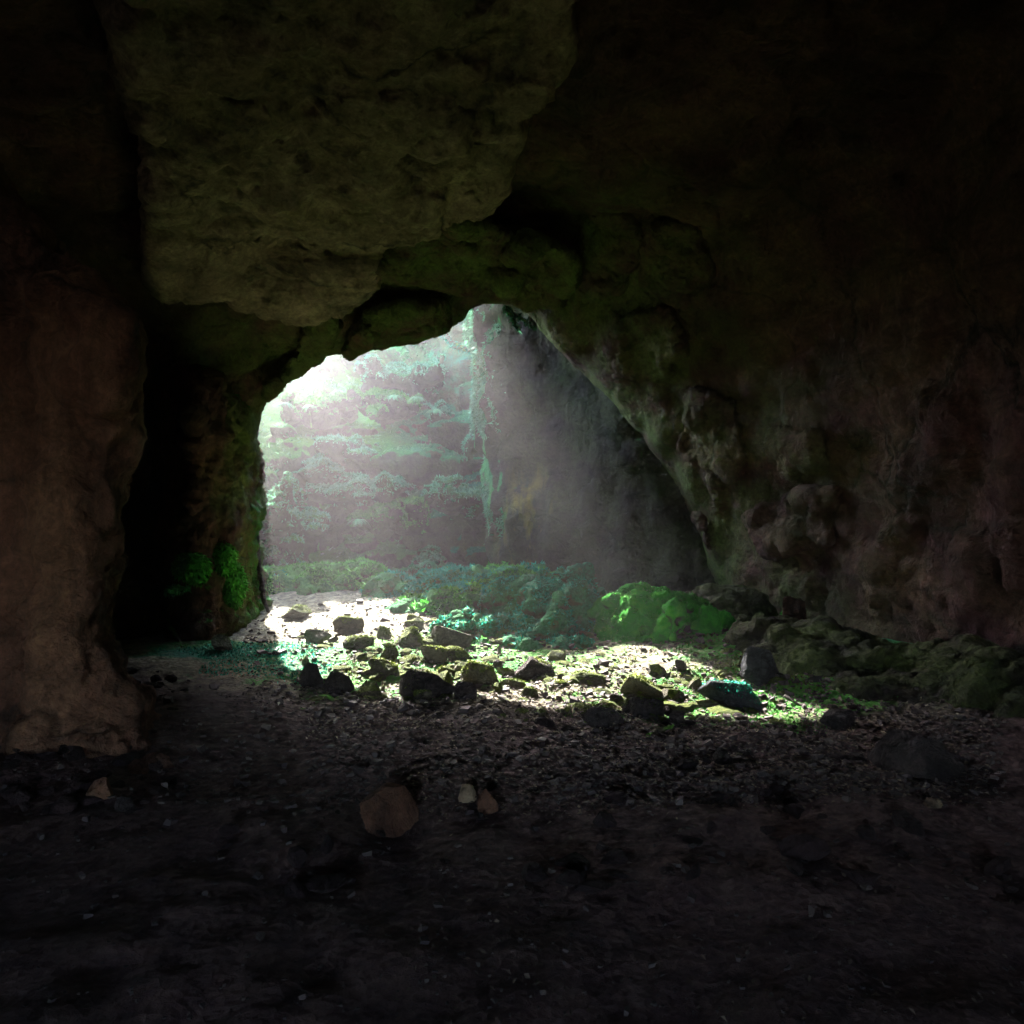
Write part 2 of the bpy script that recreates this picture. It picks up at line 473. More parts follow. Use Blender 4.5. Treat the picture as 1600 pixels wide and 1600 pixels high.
# ------------------------------------------------------------------ ground height
BANKS = [  # cx, cy, rx, ry, h: slow swellings of the floor (the banks themselves stand on these)
    (-1.6, 8.2, 1.9, 1.4, 0.10), (2.9, 8.8, 1.6, 1.8, 0.25), (-3.6, 14.5, 2.2, 2.5, 0.28), (-0.5, 13.5, 2.6, 2.2, 0.35),
    (4.2, 5.5, 1.4, 3.0, 0.30), (-4.2, 5.5, 1.4, 3.0, 0.25), (0.4, 7.4, 1.6, 0.9, 0.06), (0.3, 11.0, 2.0, 1.6, 0.30), (-1.2, 2.6, 1.6, 1.1, 0.10), (1.9, 3.0, 1.3, 1.4, 0.12)]
def ground_z(x, y):
    x = np.asarray(x, float); y = np.asarray(y, float)
    z = 0.0 * x
    for cx, cyy, rx, ry, h in BANKS:
        z = z + h * np.exp(-(((x - cx) / rx) ** 2 + ((y - cyy) / ry) ** 2))
    z = z + 0.07 * fbm((x, y, 0 * x), 0.7, 3, 3)
    return z
def ground_detail(x, y):
    return ground_z(x, y) + 0.07 * fbm((x, y, 0 * x), 2.4, 5, 5, 0.6)

def floor_hit(px, py):
    """Where the sight line through a photo pixel meets the floor."""
    d = np.linspace(1.5, 22, 2200)
    x = (px - CX) / FPX * d; z = EYE + (CY - py) / FPX * d
    below = z < ground_z(x, d)
    i = int(np.argmax(below)) if below.any() else len(d) - 1
    return np.array([x[i], d[i], float(ground_z(x[i], d[i]))])

def ground_masks(x, y):
    px, py = proj(x, y, ground_z(x, y))
    moss = PATCH_MOSS(px, py)
    return moss

def blob2(x, y, cx, cyy, rx, ry, e=1.0):
    return np.exp(-((((x - cx) / rx) ** 2 + ((y - cyy) / ry) ** 2)) ** e)

def moss_ground(x, y):
    m = 0.95 * blob2(x, y, -3.0, 8.3, 1.7, 0.8)              # green skirt left of the stones
    m = np.maximum(m, 0.85 * blob2(x, y, 2.0, 6.4, 2.0, 1.0))   # green tongue on the right
    m = np.maximum(m, 0.9 * blob2(x, y, 3.0, 8.2, 1.6, 1.6))
    m = np.maximum(m, 0.80 * blob2(x, y, -0.9, 8.0, 2.8, 1.8))
    m = np.maximum(m, 0.9 * sstep(9.6, 11.2, y + 0.75 * x) * sstep(-3.4, -1.5, x + 0.2 * (y - 10)))
    m = np.maximum(m, 0.75 * sstep(12.3, 13.5, y))
    m = m * sstep(4.9, 5.7, y + 0.12 * x)
    return m
def sunlit_tone(x, y):
    p = sstep(5.6, 7.2, y + 0.2 * x)  # colour goes from shaded dark to sunlit pale along the sun pool's edge
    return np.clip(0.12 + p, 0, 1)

# ------------------------------------------------------------------ the rock mass round the near cave
Y0 = 12.0                                               # depth of the arch's edge
OPEN = PolySD([(425, 1200), (420, 1000), (417, 962), (406, 910), (403, 850), (404, 780), (399, 715), (406, 677), (416, 642), (429, 619),
    (448, 599), (468, 583), (487, 571), (510, 563), (530, 563), (549, 562), (562, 551), (588, 544), (620, 540), (650, 534), (679, 526),
    (705, 513), (724, 502), (737, 487), (754, 476), (776, 473), (789, 479), (812, 498), (850, 528), (905, 575), (970, 645), (1035, 730),
    (1090, 830), (1130, 950), (1150, 1200)])

def near_rock(X, Y, Z):
    """Below 0 in the rock round the near chamber: a funnel that narrows to the arch."""
    px, py = proj(X, np.maximum(Y, 1.0), Z)
    sd = OPEN(px, py) / FPX * Y0
    dy = Y0 - Y
    n = (0.30 * fbm((X, Y, Z), 0.55, 3, 21, 0.5) + 0.16 * fbm((X, Y, Z), 1.5, 3, 23, 0.5, True))
    f = np.where(dy > 0, 0.22 * dy + 0.30 * np.maximum(dy - 0.25, 0) ** 2, 2.2 * -dy)
    F = (f - sd) * np.clip(Y / Y0, 0.25, 1.2) * 0.75
    F = np.where(Y < 1.5, 5.0, F)
    back = Y > Y0 + 1.0
    roof = 5.15 + 0.25 * np.cos(X * 0.5) - Z
    left = X + 5.0 + 0.3 * np.sin(Y * 0.9) + 0.12 * (Z - 2)
    right = (4.55 - 0.16 * np.maximum(Y - 6, 0) - 0.28 * np.maximum(Z - 1.2, 0) - X) * 0.9
    rear = Y + 6.2
    void = smin(smin(roof, left, 0.9), smin(right, rear, 0.9), 0.9)
    hole = 1.55 - np.sqrt((X + 0.9) ** 2 + (Z - 1.7) ** 2)      # the cave's mouth behind the camera
    void = np.where(Y < -3.0, np.maximum(void, np.minimum(hole, 1.0)), void)
    F = smin(F, void, 0.7)
    w = np.clip(0.30 + 0.55 * np.abs(dy), 0.3, 1)
    F = F + n * w
    F = np.where(back, np.maximum(F, (Y - (Y0 + 1.0))), F)
    return F

def finish(V, Q, levels, amps, seed, keep=None):
    """Smooth split, then push along the normals with finer and finer noise."""
    for _ in range(levels): V, Q = subdivide(V, Q)
    N = vnormals(V, Q)
    d = 0
    for freq, amp, octs, rid in amps:
        d = d + amp * fbm(V, freq, octs, seed + int(freq * 10), 0.55, rid)
    if keep is not None: d = d * keep(V)
    V = V + N * d[:, None]
    return V, Q, vnormals(V, Q)

def near_alga(V):
    px, py = proj(V[:, 0], np.maximum(V[:, 1], 1), V[:, 2])
    sd = OPEN(px, py)
    a = np.exp(-np.maximum(sd, 0) / 190.0) * sstep(3.5, 7.5, V[:, 1])  # algae film that also paints in green bounce light near the opening
    a = np.maximum(a, 0.9 * np.exp(-(((px - 900) / 230) ** 2 + ((py - 430) / 170) ** 2)) * sstep(3, 6, V[:, 1]))
    return a

def cull(V, Q, keep_v):
    m = keep_v[Q].any(1); Q = Q[m]
    u, inv = np.unique(Q, return_inverse=True)
    return V[u], inv.reshape(Q.shape)

ROCK_AMPS = [(1.1, 0.15, 4, False), (3.6, 0.08, 4, False), (11.0, 0.03, 3, True)]
V, Q = surface_nets(near_rock, (-7.6, -7.6, -0.7), (7.6, 13.9, 6.8), 0.115)
def keep_edge(V):
    px, py = proj(V[:, 0], np.maximum(V[:, 1], 1), V[:, 2])
    return np.clip(0.35 + np.abs(OPEN(px, py)) / 90.0, 0, 1)
front = cull(V, Q, V[:, 1] > 2.0); rear = cull(V, Q, V[:, 1] <= 2.0)
V, Q, N = finish(*front, 1, ROCK_AMPS, 40, keep_edge)
me = mesh_from('cave_wall', V, Q)
attr(me, 'alga', near_alga(V)); attr(me, 'moss', 0 * V[:, 0]); attr(me, 'teal', 0 * V[:, 0])
tag(link('cave_wall', me, M_NEAR), kind='structure')
V, Q, N = finish(*rear, 0, [(1.6, 0.10, 3, True)], 40)
tag(link('cave_wall', mesh_from('cave_wall_rear', V, Q), M_NEAR), kind='structure')

# ------------------------------------------------------------------ ground sheet
def ground_sheet():
    xs = np.concatenate([np.arange(-12, -6, 0.5), np.arange(-6, 6, 0.05), np.arange(6, 12.01, 0.5)])
    ys = np.concatenate([np.arange(-8, 1.5, 0.4), np.arange(1.5, 12, 0.045), np.arange(12, 19, 0.09), np.arange(19, 28.01, 0.5)])
    X, Y = np.meshgrid(xs, ys, indexing='ij')
    Z = ground_detail(X, Y)
    V = np.stack([X, Y, Z], -1).reshape(-1, 3)
    ny = len(ys)
    i, j = np.meshgrid(np.arange(len(xs) - 1), np.arange(ny - 1), indexing='ij')
    a = (i * ny + j).ravel()
    Q = np.stack([a, a + ny, a + ny + 1, a + 1], 1)
    me = mesh_from('ground', V, Q)
    attr(me, 'moss', moss_ground(V[:, 0], V[:, 1])); attr(me, 'pale', sunlit_tone(V[:, 0], V[:, 1]))
    attr(me, 'teal', np.clip(blob2(V[:, 0], V[:, 1], -3.6, 7.9, 2.0, 0.8) + sstep(9.5, 11, V[:, 1] + 0.6 * V[:, 0]) * sstep(-2.5, -0.5, V[:, 0]), 0, 1))  # teal painted where skylight tints the moss
    return tag(link('ground', me, M_GROUND), kind='structure')
ground_sheet()

# ------------------------------------------------------------------ the sinkhole behind the arch
def cliff_face(X, Z):
    """Depth of the far wall: upright below, a shelf that leans away above on its left side."""
    w = 1 - 0.85 * sstep(-4.0, -1.6, X)
    y = 17.6 + 0.10 * np.maximum(Z, 0) + np.minimum(np.maximum(Z - 3.4, 0) * 1.9, 4.6) * w
    y = y - 0.6 * sstep(-2.0, -0.4, X)
    y = y - 0.9 * sstep(-4.6, -6.0, X)
    return y
def cliff(X, Y, Z):
    F = (cliff_face(X, Z) - Y) * 0.75
    left = (X - (-4.85 - 0.19 * (Y - 12) - 0.22 * np.maximum(Z - 0.8, 0))) * 0.95
    left = np.where(Y < 12.3, np.maximum(left, 12.3 - Y), left)
    F = smin(F, left, 0.8)
    n = 0.45 * fbm((X, Y, Z), 0.45, 3, 61, 0.55, False, (1, 1, 1.3))
    F = F + n - 1.25 * np.abs(fbm((X, Y, Z), 0.75, 2, 64, 0.4, False, (0.85, 0.85, 1.4))) - 0.42 * np.abs(fbm((X, Y, Z), 2.1, 2, 66, 0.4)) + 0.42
    u = X + 0.4 * Y                                       # unseen rim climbs right and rearward, shaped to cut the sun pool's far edge
    yf = np.interp(u, [1.2, 2.38, 3.62, 4.6], [13.2, 12.7, 8.0, 7.5])
    H = np.clip(np.maximum(1.9 + 0.20 * Y, 0.755 * (Y - yf)), 4.0, 11.8)
    return np.maximum(F, Z - H)

def spur(X, Y, Z):
    """The big dark mass right of the sinkhole, its nose just behind the arch."""
    n = 0.26 * fbm((X, Y, Z), 0.7, 4, 71) + 0.30 * (0.3 - np.abs(fbm((X, Y, Z), 1.3, 3, 73, 0.5, False, (1.2, 1.2, 0.7))))
    xl = -0.43 - 0.15 * np.clip(Z - 1.8, 0, 2.2) + 0.14 * fbm((X, Y, Z), 1.3, 3, 79) + 0.04 * np.maximum(Y - 13.5, 0)
    face = 14.2 - 0.72 * (X + 0.45) + 0.10 * np.sin(X * 2.3) - 0.06 * np.maximum(Z - 2, 0)
    F = smax((xl - X) * 0.9, (face - Y) * 0.85, 0.5) - n
    return np.maximum(F, Z - 7.0 - 0.4 * n - 0.35 * np.maximum(Y - 14, 0))

CL_AMPS = [(2.2, 0.11, 3, True), (6.0, 0.06, 4, False), (15.0, 0.022, 3, False)]
V, Q = surface_nets(cliff, (-9.5, 12.0, -0.8), (0.6, 26.5, 12.2), 0.14)
lv = 1
V, Q = main_pieces(V, Q)
V, Q, N = finish(V, Q, lv, CL_AMPS, 60)
base = (-3.0, 17.5, 0)
me = mesh_from('rock_cliff', rebase(V, base), Q)
px, py = proj(V[:, 0], V[:, 1], V[:, 2])
attr(me, 'moss', np.clip(0.75 * sstep(0.15, 0.6, N[:, 2]) + 0.42 * sstep(690, 600, py) + 0.35 * sstep(470, 420, px) * sstep(600, 760, py), 0, 1))
attr(me, 'teal', np.clip(sstep(560, 720, px), 0, 1)); attr(me, 'alga', 0.5 + 0 * px); attr(me, 'stain', 0 * px)
CLIFF = tag(link('rock_cliff', me, M_CLIFF, None, base), 'tall hazy rock wall of the sinkhole behind the arch, with green moss ledges', 'cliff')

V, Q = surface_nets(spur, (-2.2, 8.2, -0.8), (6.5, 19.5, 9.6), 0.12)
V, Q, N = finish(V, Q, 1, [(2.0, 0.06, 4, False), (6.0, 0.035, 4, False), (14.0, 0.012, 3, False)], 70)
base = (1.2, 14.5, 0)
me = mesh_from('rock_spur', rebase(V, base), Q)
px, py = proj(V[:, 0], V[:, 1], V[:, 2])
edge = sstep(-0.60, -0.85, N[:, 0]) * sstep(16.0, 15.0, V[:, 1]) * (V[:, 0] < -0.1)
attr(me, 'moss', np.clip(0.55 * sstep(0.35, 0.8, N[:, 2]) + 0.8 * edge * sstep(0.6, 2.2, V[:, 2]), 0, 1))
attr(me, 'teal', 0.5 + 0 * px); attr(me, 'alga', 0.3 + 0 * px)
attr(me, 'stain', np.clip(1.3 * blob2(px, py, 822, 825, 38, 80), 0, 1))
SPUR_V, SPUR_Q, SPUR_N, SPUR_BASE = V, Q, N, base
SPUR = tag(link('rock_spur', me, M_SPUR, None, base), 'brown rock spur with yellow lichen stain right of the mossy ledges, under the light beam', 'rock wall')

# ------------------------------------------------------------------ small-leaf helpers
def blades(P, N, L, wid, droop, seed, spread=0.9):
    """One leaf-sized triangle per point, leaning out from the surface."""
    r = np.random.default_rng(seed); n = len(P)
    d = N * 0.75 + r.normal(0, spread * 0.6, (n, 3)); d[:, 2] -= droop
    d /= np.linalg.norm(d, axis=1, keepdims=True) + 1e-9
    t = np.cross(d, r.normal(0, 1, (n, 3))); t /= np.linalg.norm(t, axis=1, keepdims=True) + 1e-9
    L = np.broadcast_to(L, (n,))[:, None] * r.uniform(0.5, 1.3, (n, 1))
    a = P - t * L * wid; b = P + t * L * wid; c = P + d * L
    V = np.stack([a, b, c], 1).reshape(-1, 3)
    T = np.arange(3 * n).reshape(-1, 3)
    base = 0.5 + 0.32 * fbm(P, 1.6, 3, seed)
    ra = np.clip(base + r.normal(0, 0.10, n), 0, 1)
    return V, T, np.repeat(ra, 3)

def soft_normals(me, N, seed):
    """Leaf faces shade like the cushion they grow on."""
    M = np.repeat(N + np.random.default_rng(seed).normal(0, 0.33, N.shape), 3, 0)
    M /= np.linalg.norm(M, axis=1, keepdims=True) + 1e-9
    me.polygons.foreach_set('use_smooth', np.ones(len(me.polygons), bool))
    me.normals_split_custom_set_from_vertices(M.tolist())

def sample(V, Q, w, n, seed):
    """n random points on a quad mesh, weighted by w per face, with face normals."""
    r = np.random.default_rng(seed)
    a, b, c, d = (V[Q[:, i]] for i in range(4))
    fn = np.cross(c - a, d - b); ar = np.linalg.norm(fn, axis=1)
    p = ar * w
    if p.sum() <= 0: return np.zeros((0, 3)), np.zeros((0, 3))
    i = r.choice(len(Q), n, p=p / p.sum())
    u, v = r.random((n, 1)), r.random((n, 1))
    P = (a[i] * (1-u) + b[i] * u) * (1-v) + (d[i] * (1-u) + c[i] * u) * v
    return P, fn[i] / (ar[i][:, None] + 1e-12)

def cover(name, P, N, L, wid, droop, mat, seed, parent=None, base=(0, 0, 0), spread=0.9):
    V, T, ra = blades(P, N, L, wid, droop, seed, spread)
    me = mesh_from(name, rebase(V, base), T, False); attr(me, 'rand', ra); soft_normals(me, N, seed)
    return tag(link(name, me, mat, parent), kind='stuff')

def solid(name, fn, lo, hi, h, levels, amps, seed, mat, base, parent=None, alga=0.0, moss=0.0, teal=0.0, keep=None):
    V, Q = main_pieces(*surface_nets(fn, lo, hi, h))
    V, Q, N = finish(V, Q, levels, amps, seed, keep)
    me = mesh_from(name, rebase(V, base), Q)
    for nm, v in (('alga', alga), ('moss', moss), ('teal', teal)):
        attr(me, nm, v(V, N) if callable(v) else np.full(len(V), v))
    o = link(name, me, mat, parent, None if parent else base)
    return o, V, Q, N

def ells(items, X, Y, Z, k=0.22):
    F = None
    for (cx, cyy, cz, rx, ry, rz) in items:
        q = np.sqrt(((X - cx) / rx) ** 2 + ((Y - cyy) / ry) ** 2 + ((Z - cz) / rz) ** 2)
        f = (q - 1) * min(rx, ry, rz)
        F = f if F is None else smin(F, f, k)
    return F

# ------------------------------------------------------------------ blocks of the arch and its ceiling
def raised(name, poly, h, mat, label, cat, alga, moss=0.0, teal=0.0, group=None, seed=0, thick=0.7, res=0.07, depth=(3.2, 12.4)):
    sd2 = PolySD(poly)
    p = np.array(poly, float)
    # bounding box of the sight cone clipped to the rock surface, found on a coarse grid
    def fn(X, Y, Z):
        px, py = proj(X, Y, Z)
        edge = sd2(px, py) / FPX * Y
        F = near_rock(X, Y, Z)
        n = 0.10 * fbm((X, Y, Z), 1.7, 3, 300 + seed)
        top = F - h + n
        G = smax(top, edge + 0.5 * n + 0.25 * np.maximum(-F, -0.4), 0.14)
        G = np.maximum(G, (7.0 - OPEN(px, py)) / FPX * Y)        # stays clear of the opening
        return np.maximum(G, -(F + thick))
    g = np.meshgrid(np.arange(-6, 6, 0.22), np.arange(depth[0], depth[1], 0.22), np.arange(0, 6.6, 0.22), indexing='ij')
    ins = fn(*g) < 0.12
    lo = [g[i][ins].min() - 0.3 for i in range(3)]; hi = [g[i][ins].max() + 0.3 for i in range(3)]
    base = ((lo[0]+hi[0])/2, (lo[1]+hi[1])/2, lo[2])
    o, V, Q, N = solid(name, fn, lo, hi, res, 1, [(1.7, 0.12, 4, True), (5.0, 0.06, 4, False), (13, 0.025, 3, True)], 310 + seed, mat, base, None, alga, moss, teal)
    return tag(o, label, cat, group)

raised('ceiling_slab', [(150, -420), (205, 60), (252, 240), (240, 440), (268, 455), (300, 458), (350, 452), (372, 468), (400, 478), (440, 484), (490, 492), (540, 478), (572, 450),
    (585, 425), (620, 385), (650, 362), (720, 342), (775, 290), (800, 190), (880, 80), (900, -420)], 0.50, M_SLAB,
    'broad flat brown rock slab hanging from the ceiling, left above the arch', 'rock slab', lambda V, N: 0.25 * sstep(9.5, 10.5, V[:, 1]), seed=1, res=0.085)
raised('rock_boss', [(600, 432), (622, 388), (660, 362), (700, 352), (745, 350), (785, 372), (806, 400), (792, 432), (740, 447), (690, 441), (640, 427)], 0.42, M_NEAR,
    'wide olive-green rock bulge on the ceiling above the peak of the arch', 'rock bulge', 1.0, group='rock bulges round the arch', seed=2)
raised('rock_boss', [(800, 395), (830, 383), (865, 388), (895, 408), (892, 440), (865, 470), (825, 468), (795, 452), (783, 425)], 0.55, M_NEAR,
    'round olive rock knob just right of the peak of the arch', 'rock bulge', 1.0, group='rock bulges round the arch', seed=3)
raised('hanging_block', [(540, 600), (545, 556), (560, 520), (585, 492), (640, 480), (692, 477), (697, 540), (680, 600)], 0.30, M_NEAR,
    'bright green algae-covered block at the upper rim of the arch', 'rock block', 1.0, 0.30, group='rock bulges round the arch', seed=4, res=0.06)
raised('rock_rib', [(492, 498), (512, 488), (520, 505), (510, 535), (484, 572), (452, 606), (430, 640), (422, 620), (436, 592), (464, 560)], 0.26, M_NEAR,
    'thin greenish rib of rock along the upper left rim of the arch', 'rock rib', 0.9, group='rock bulges round the arch', seed=5, res=0.06)
for q, (poly, hh, lab, al) in enumerate([
    ([(905, 325), (985, 330), (1008, 392), (965, 452), (903, 448)], 0.30, 'rough grey-green rock lump under the ceiling, upper right of the arch peak', 0.7),
    ([(1012, 345), (1090, 355), (1115, 420), (1062, 478), (1004, 446)], 0.34, 'yellowish-green rock lump on the dark ceiling, far upper right of the arch', 0.75),
    ([(960, 500), (1040, 480), (1075, 545), (1030, 600), (965, 575)], 0.28, 'olive rock lump on the right wall, above the slanting light beam', 0.7),
    ([(1085, 605), (1150, 635), (1170, 720), (1120, 765), (1058, 700)], 0.36, 'leaning olive rock lump beside the middle of the light beam', 0.5),
    ([(1208, 655), (1280, 685), (1295, 735), (1228, 748)], 0.28, 'small greenish rock lump alone on the dark right wall', 0.45),
    ([(1165, 805), (1250, 772), (1312, 758), (1305, 850), (1200, 872)], 0.38, 'rusty brown rock lump low on the right wall, over the dark hollow', 0.25),
    ([(1060, 815), (1100, 800), (1110, 860), (1070, 872)], 0.25, 'little brownish rock lump at the foot of the light beam', 0.3)]):
    raised('rock_lump', poly, hh * 0.32, M_NEAR, lab, 'rock lump', al, group='rock lumps on the right wall', seed=10 + q)

# the brown column on the left
COLP = PolySD([(-400, -600), (-110, -600), (-60, 40), (0, 250), (60, 350), (100, 396), (150, 440), (190, 490), (208, 530), (211, 600), (205, 690), (191, 760), (178, 857), (165, 960), (160, 1050), (178, 1130), (196, 1210), (200, 1260), (-300, 1300)])
def column(X, Y, Z):
    px, py = proj(X, Y, Z)
    e = COLP(px, py) / FPX * Y
    n = 0.20 * fbm((X, Y, Z), 1.3, 4, 401, 0.55, False, (1.3, 1.3, 0.5)) - 0.22 * np.exp(-np.maximum(Z, 0) / 0.35)
    u = X * 0.62 + Z * 0.78                              # slanting folds up on the left
    n = n + 0.26 * np.abs(vnoise(u * 3.0, Y * 0.5, (X - Z) * 0.6, 402)) * (0.35 + 0.65 * sstep(1.5, 2.6, Z))
    d = np.abs(Y - 5.55 + 0.35 * (X + 3)) - 0.75
    return smax(e, d, 0.5) * 0.9 + n
o, V, Q, N = solid('rock_column', column, (-6.0, 4.0, -0.5), (-2.1, 7.3, 5.9), 0.06, 1, [(2.4, 0.12, 4, True), (7.0, 0.05, 4, False), (18.0, 0.015, 3, True)], 410, M_COL, (-3.4, 5.5, 0))
tag(o, 'tall reddish-brown rock column at the left edge with slanting cracks near its top', 'rock column')

# the buttress at the left of the arch
BUTP = PolySD([(300, 1040), (255, 1022), (232, 985), (215, 900), (205, 760), (215, 640), (260, 590), (330, 585), (385, 650), (398, 715), (402, 780), (401, 850), (404, 905), (412, 950), (417, 968), (392, 985), (375, 996), (345, 1012)])
def butt_front(px, py):
    yf = 8.75 + 3.1 * np.clip((px - 300) / 112.0, 0, 1.1) ** 1.5 + 2.0 * np.clip((300 - px) / 80.0, 0, 1.5) ** 1.3
    return yf - 0.25 * sstep(760, 620, py)
def buttress(X, Y, Z):
    px, py = proj(X, Y, Z)
    e = BUTP(px, py) / FPX * Y
    n = 0.22 * fbm((X, Y, Z), 1.1, 3, 421) + 0.14 * fbm((X, Y, Z), 2.2, 3, 423, 0.5, True, (1.3, 1.3, 0.35))
    d = butt_front(px, py) - Y
    w = np.clip(0.25 + np.abs(e) * 2.5, 0, 1)
    return smax(smax(e, d * 0.7 + n, 0.12), Y - 12.3, 0.1) + 0.5 * n * w
BUT_LAB = 'dark rock buttress forming the left foot of the arch, green on its bright right edge'
o, V, Q, N = solid('rock_buttress', buttress, (-6.9, 8.0, -0.5), (-3.1, 12.6, 4.6), 0.065, 1, [(2.0, 0.15, 4, True), (6.0, 0.07, 4, False), (15, 0.025, 3, True)], 430, M_NEAR, (-4.2, 10.0, 0),
    None, lambda V, N: np.clip(1.0 - (proj(V[:, 0], V[:, 1], V[:, 2])[0] < 300) * 0.7, 0, 1) * sstep(9.0, 10.2, V[:, 1]),  # edge algae and moss also brighten the colour for bounce light there
    lambda V, N: np.clip(0.5 * sstep(365, 398, proj(V[:, 0], V[:, 1], V[:, 2])[0]) * sstep(2.6, 1.6, V[:, 2]) + 0.6 * sstep(0.5, 0.8, N[:, 2]) * sstep(280, 330, proj(V[:, 0], V[:, 1], V[:, 2])[0]), 0, 1), 0.0)
tag(o, BUT_LAB, 'rock pillar')
butt_mesh = (V, Q, N)

def near_surface(Vm, px, py, rad=14):
    """The nearest visible vertex of a mesh round a photo pixel."""
    qx, qy = proj(Vm[:, 0], Vm[:, 1], Vm[:, 2])
    m = np.nonzero((qx - px) ** 2 + (qy - py) ** 2 < rad * rad)[0]
    if len(m) == 0: return None
    return Vm[m[np.argmin(Vm[m, 1])]]

# a small moss cushion and hanging moss on the buttress
def moss_clump(px, py, rx, rz, d_off, label, seed, n, teal=0.0, host=None):
    p = near_surface(host, px, py, 18)
    if p is None: p = at(px, py, 10.0)
    c = p + np.array([0.02, -d_off, 0])
    fn = lambda X, Y, Z: ells([(c[0], c[1] + 0.06, c[2], rx, 0.2, rz), (c[0] + rx * 0.4, c[1] + 0.05, c[2] - rz * 0.7, rx * 0.5, 0.16, rz * 0.8),
                               (c[0] - rx * 0.6, c[1] + 0.07, c[2] - rz * 0.4, rx * 0.5, 0.15, rz * 0.5)], X, Y, Z, 0.08) + 0.05 * fbm((X, Y, Z), 4, 3, seed)
    lo = c - np.array([rx * 1.6, 0.4, rz * 2.4]); hi = c + np.array([rx * 1.6, 0.5, rz * 1.6])
    o, V, Q, N = solid('moss_clump', fn, lo, hi, 0.035, 1, [(14, 0.025, 4, False)], seed, M_MOSS, tuple(c), None, 0, 1, teal)
    tag(o, label, 'moss')
    P, Nn = sample(V, Q, np.ones(len(Q)), n, seed)
    cover('moss_cover', P, Nn, 0.055, 0.25, 0.9, M_TUFT_MINT if teal > 0.5 else M_TUFT_BRIGHT, seed + 1, o, c)
moss_clump(303, 898, 0.20, 0.15, 0.0, 'bright green moss cushion hanging on the dark face of the rock buttress', 440, 900, 0.2, butt_mesh[0])
moss_clump(273, 918, 0.10, 0.05, 0.0, 'small pale moss patch left of the hanging moss cushion', 442, 300, 0.7, butt_mesh[0])
moss_clump(358, 862, 0.12, 0.17, 0.0, 'narrow streak of bright moss high on the right side of the buttress', 444, 800, 0.0, butt_mesh[0])
moss_clump(378, 905, 0.10, 0.22, 0.0, 'long moss strip running down the sunny edge of the buttress', 446, 900, 0.0, butt_mesh[0])

# ------------------------------------------------------------------ ledges of the cliff (its parts) and their moss
LEDGES = [  # px, py (top centre), depth, half-width, half-depth, half-height, teal, tufts
    (570, 752, 16.6, 1.15, 1.2, 0.30, 0.5, 5200), (598, 796, 16.1, 0.86, 0.9, 0.27, 0.25, 2600), (728, 766, 16.3, 0.80, 0.9, 0.20, 0.35, 2300),
    (777, 728, 15.9, 0.22, 0.6, 0.55, 0.7, 900), (472, 806, 15.2, 0.55, 0.8, 0.26, 0.1, 1700), (428, 762, 14.6, 0.42, 0.9, 0.55, 0.2, 1500),
    (486, 628, 18.2, 1.00, 1.0, 0.22, 0.1, 2600), (690, 630, 17.2, 0.30, 0.6, 0.18, 0.6, 900), (742, 676, 16.4, 0.45, 0.7, 0.20, 0.8, 1300),
    (673, 866, 15.8, 0.42, 0.7, 0.22, 0.8, 1300), (640, 580, 18.6, 1.15, 1.2, 0.30, 0.4, 5200), (590, 612, 18.0, 0.85, 1.0, 0.22, 0.3, 3000),
    (560, 690, 17.2, 0.7, 0.8, 0.2, 0.5, 1200), (505, 722, 16.8, 0.6, 0.8, 0.28, 0.5, 1500)]
ledge_top = []
for q, (lx, ly, d, rx, ry, rz, tl, nt) in enumerate(LEDGES):
    c = at(lx, ly, d); c[1] += 0.35; c[2] -= rz * 0.9
    items = [(c[0] - 0.2 * rx, c[1], c[2], rx * 0.75, ry, rz)]
    r_ = np.random.default_rng(500 + q)
    for j in range(4):
        items.append((c[0] + r_.uniform(-0.85, 0.85) * rx, c[1] + r_.uniform(-0.3, 0.1) * ry, c[2] + r_.uniform(-1.5, 0.9) * rz, rx * r_.uniform(0.2, 0.45), ry * 0.7, rz * r_.uniform(0.6, 1.0)))
    fn = lambda X, Y, Z, it=items, qq=q: ells(it, X, Y, Z, 0.15) + 0.16 * fbm((X, Y, Z), 1.1, 3, 520 + qq) - 0.42 * np.abs(fbm((X, Y, Z), 2.0, 3, 521 + qq, 0.45)) + 0.12
    lo = np.array([c[0] - rx * 1.45 - 0.1, c[1] - ry * 1.5, c[2] - rz * 3.2 - 0.1]); hi = np.array([c[0] + rx * 1.45 + 0.1, c[1] + ry * 1.3, c[2] + rz * 2.6 + 0.15])
    o, V, Q, N = solid('ledge', fn, lo, hi, 0.075, 1, [(4.0, 0.05, 4, False), (12, 0.025, 4, False)], 540 + q, M_CLIFF, (-3.0, 17.5, 0), CLIFF, 0.4,
        lambda V, N: np.clip(0.2 + 0.9 * N[:, 2], 0, 1), tl)
    me = o.data
    w = np.clip(N[Q].mean(1)[:, 2] + 0.35, 0, 1) ** 1.5 * (V[Q].mean(1)[:, 1] < c[1] + 0.4 * ry)
    P, Nn = sample(V, Q, w, int(nt * 1.7), 560 + q)
    cover('moss_cover', P, Nn, 0.065, 0.30, 0.35, M_TUFT_MINT if q % 5 != 1 else M_TUFT, 580 + q, o, (-3.0, 17.5, 0))
    e = V[(N[:, 2] < 0.4) & (V[:, 1] < c[1])]
    ledge_top.append((V, N, c))

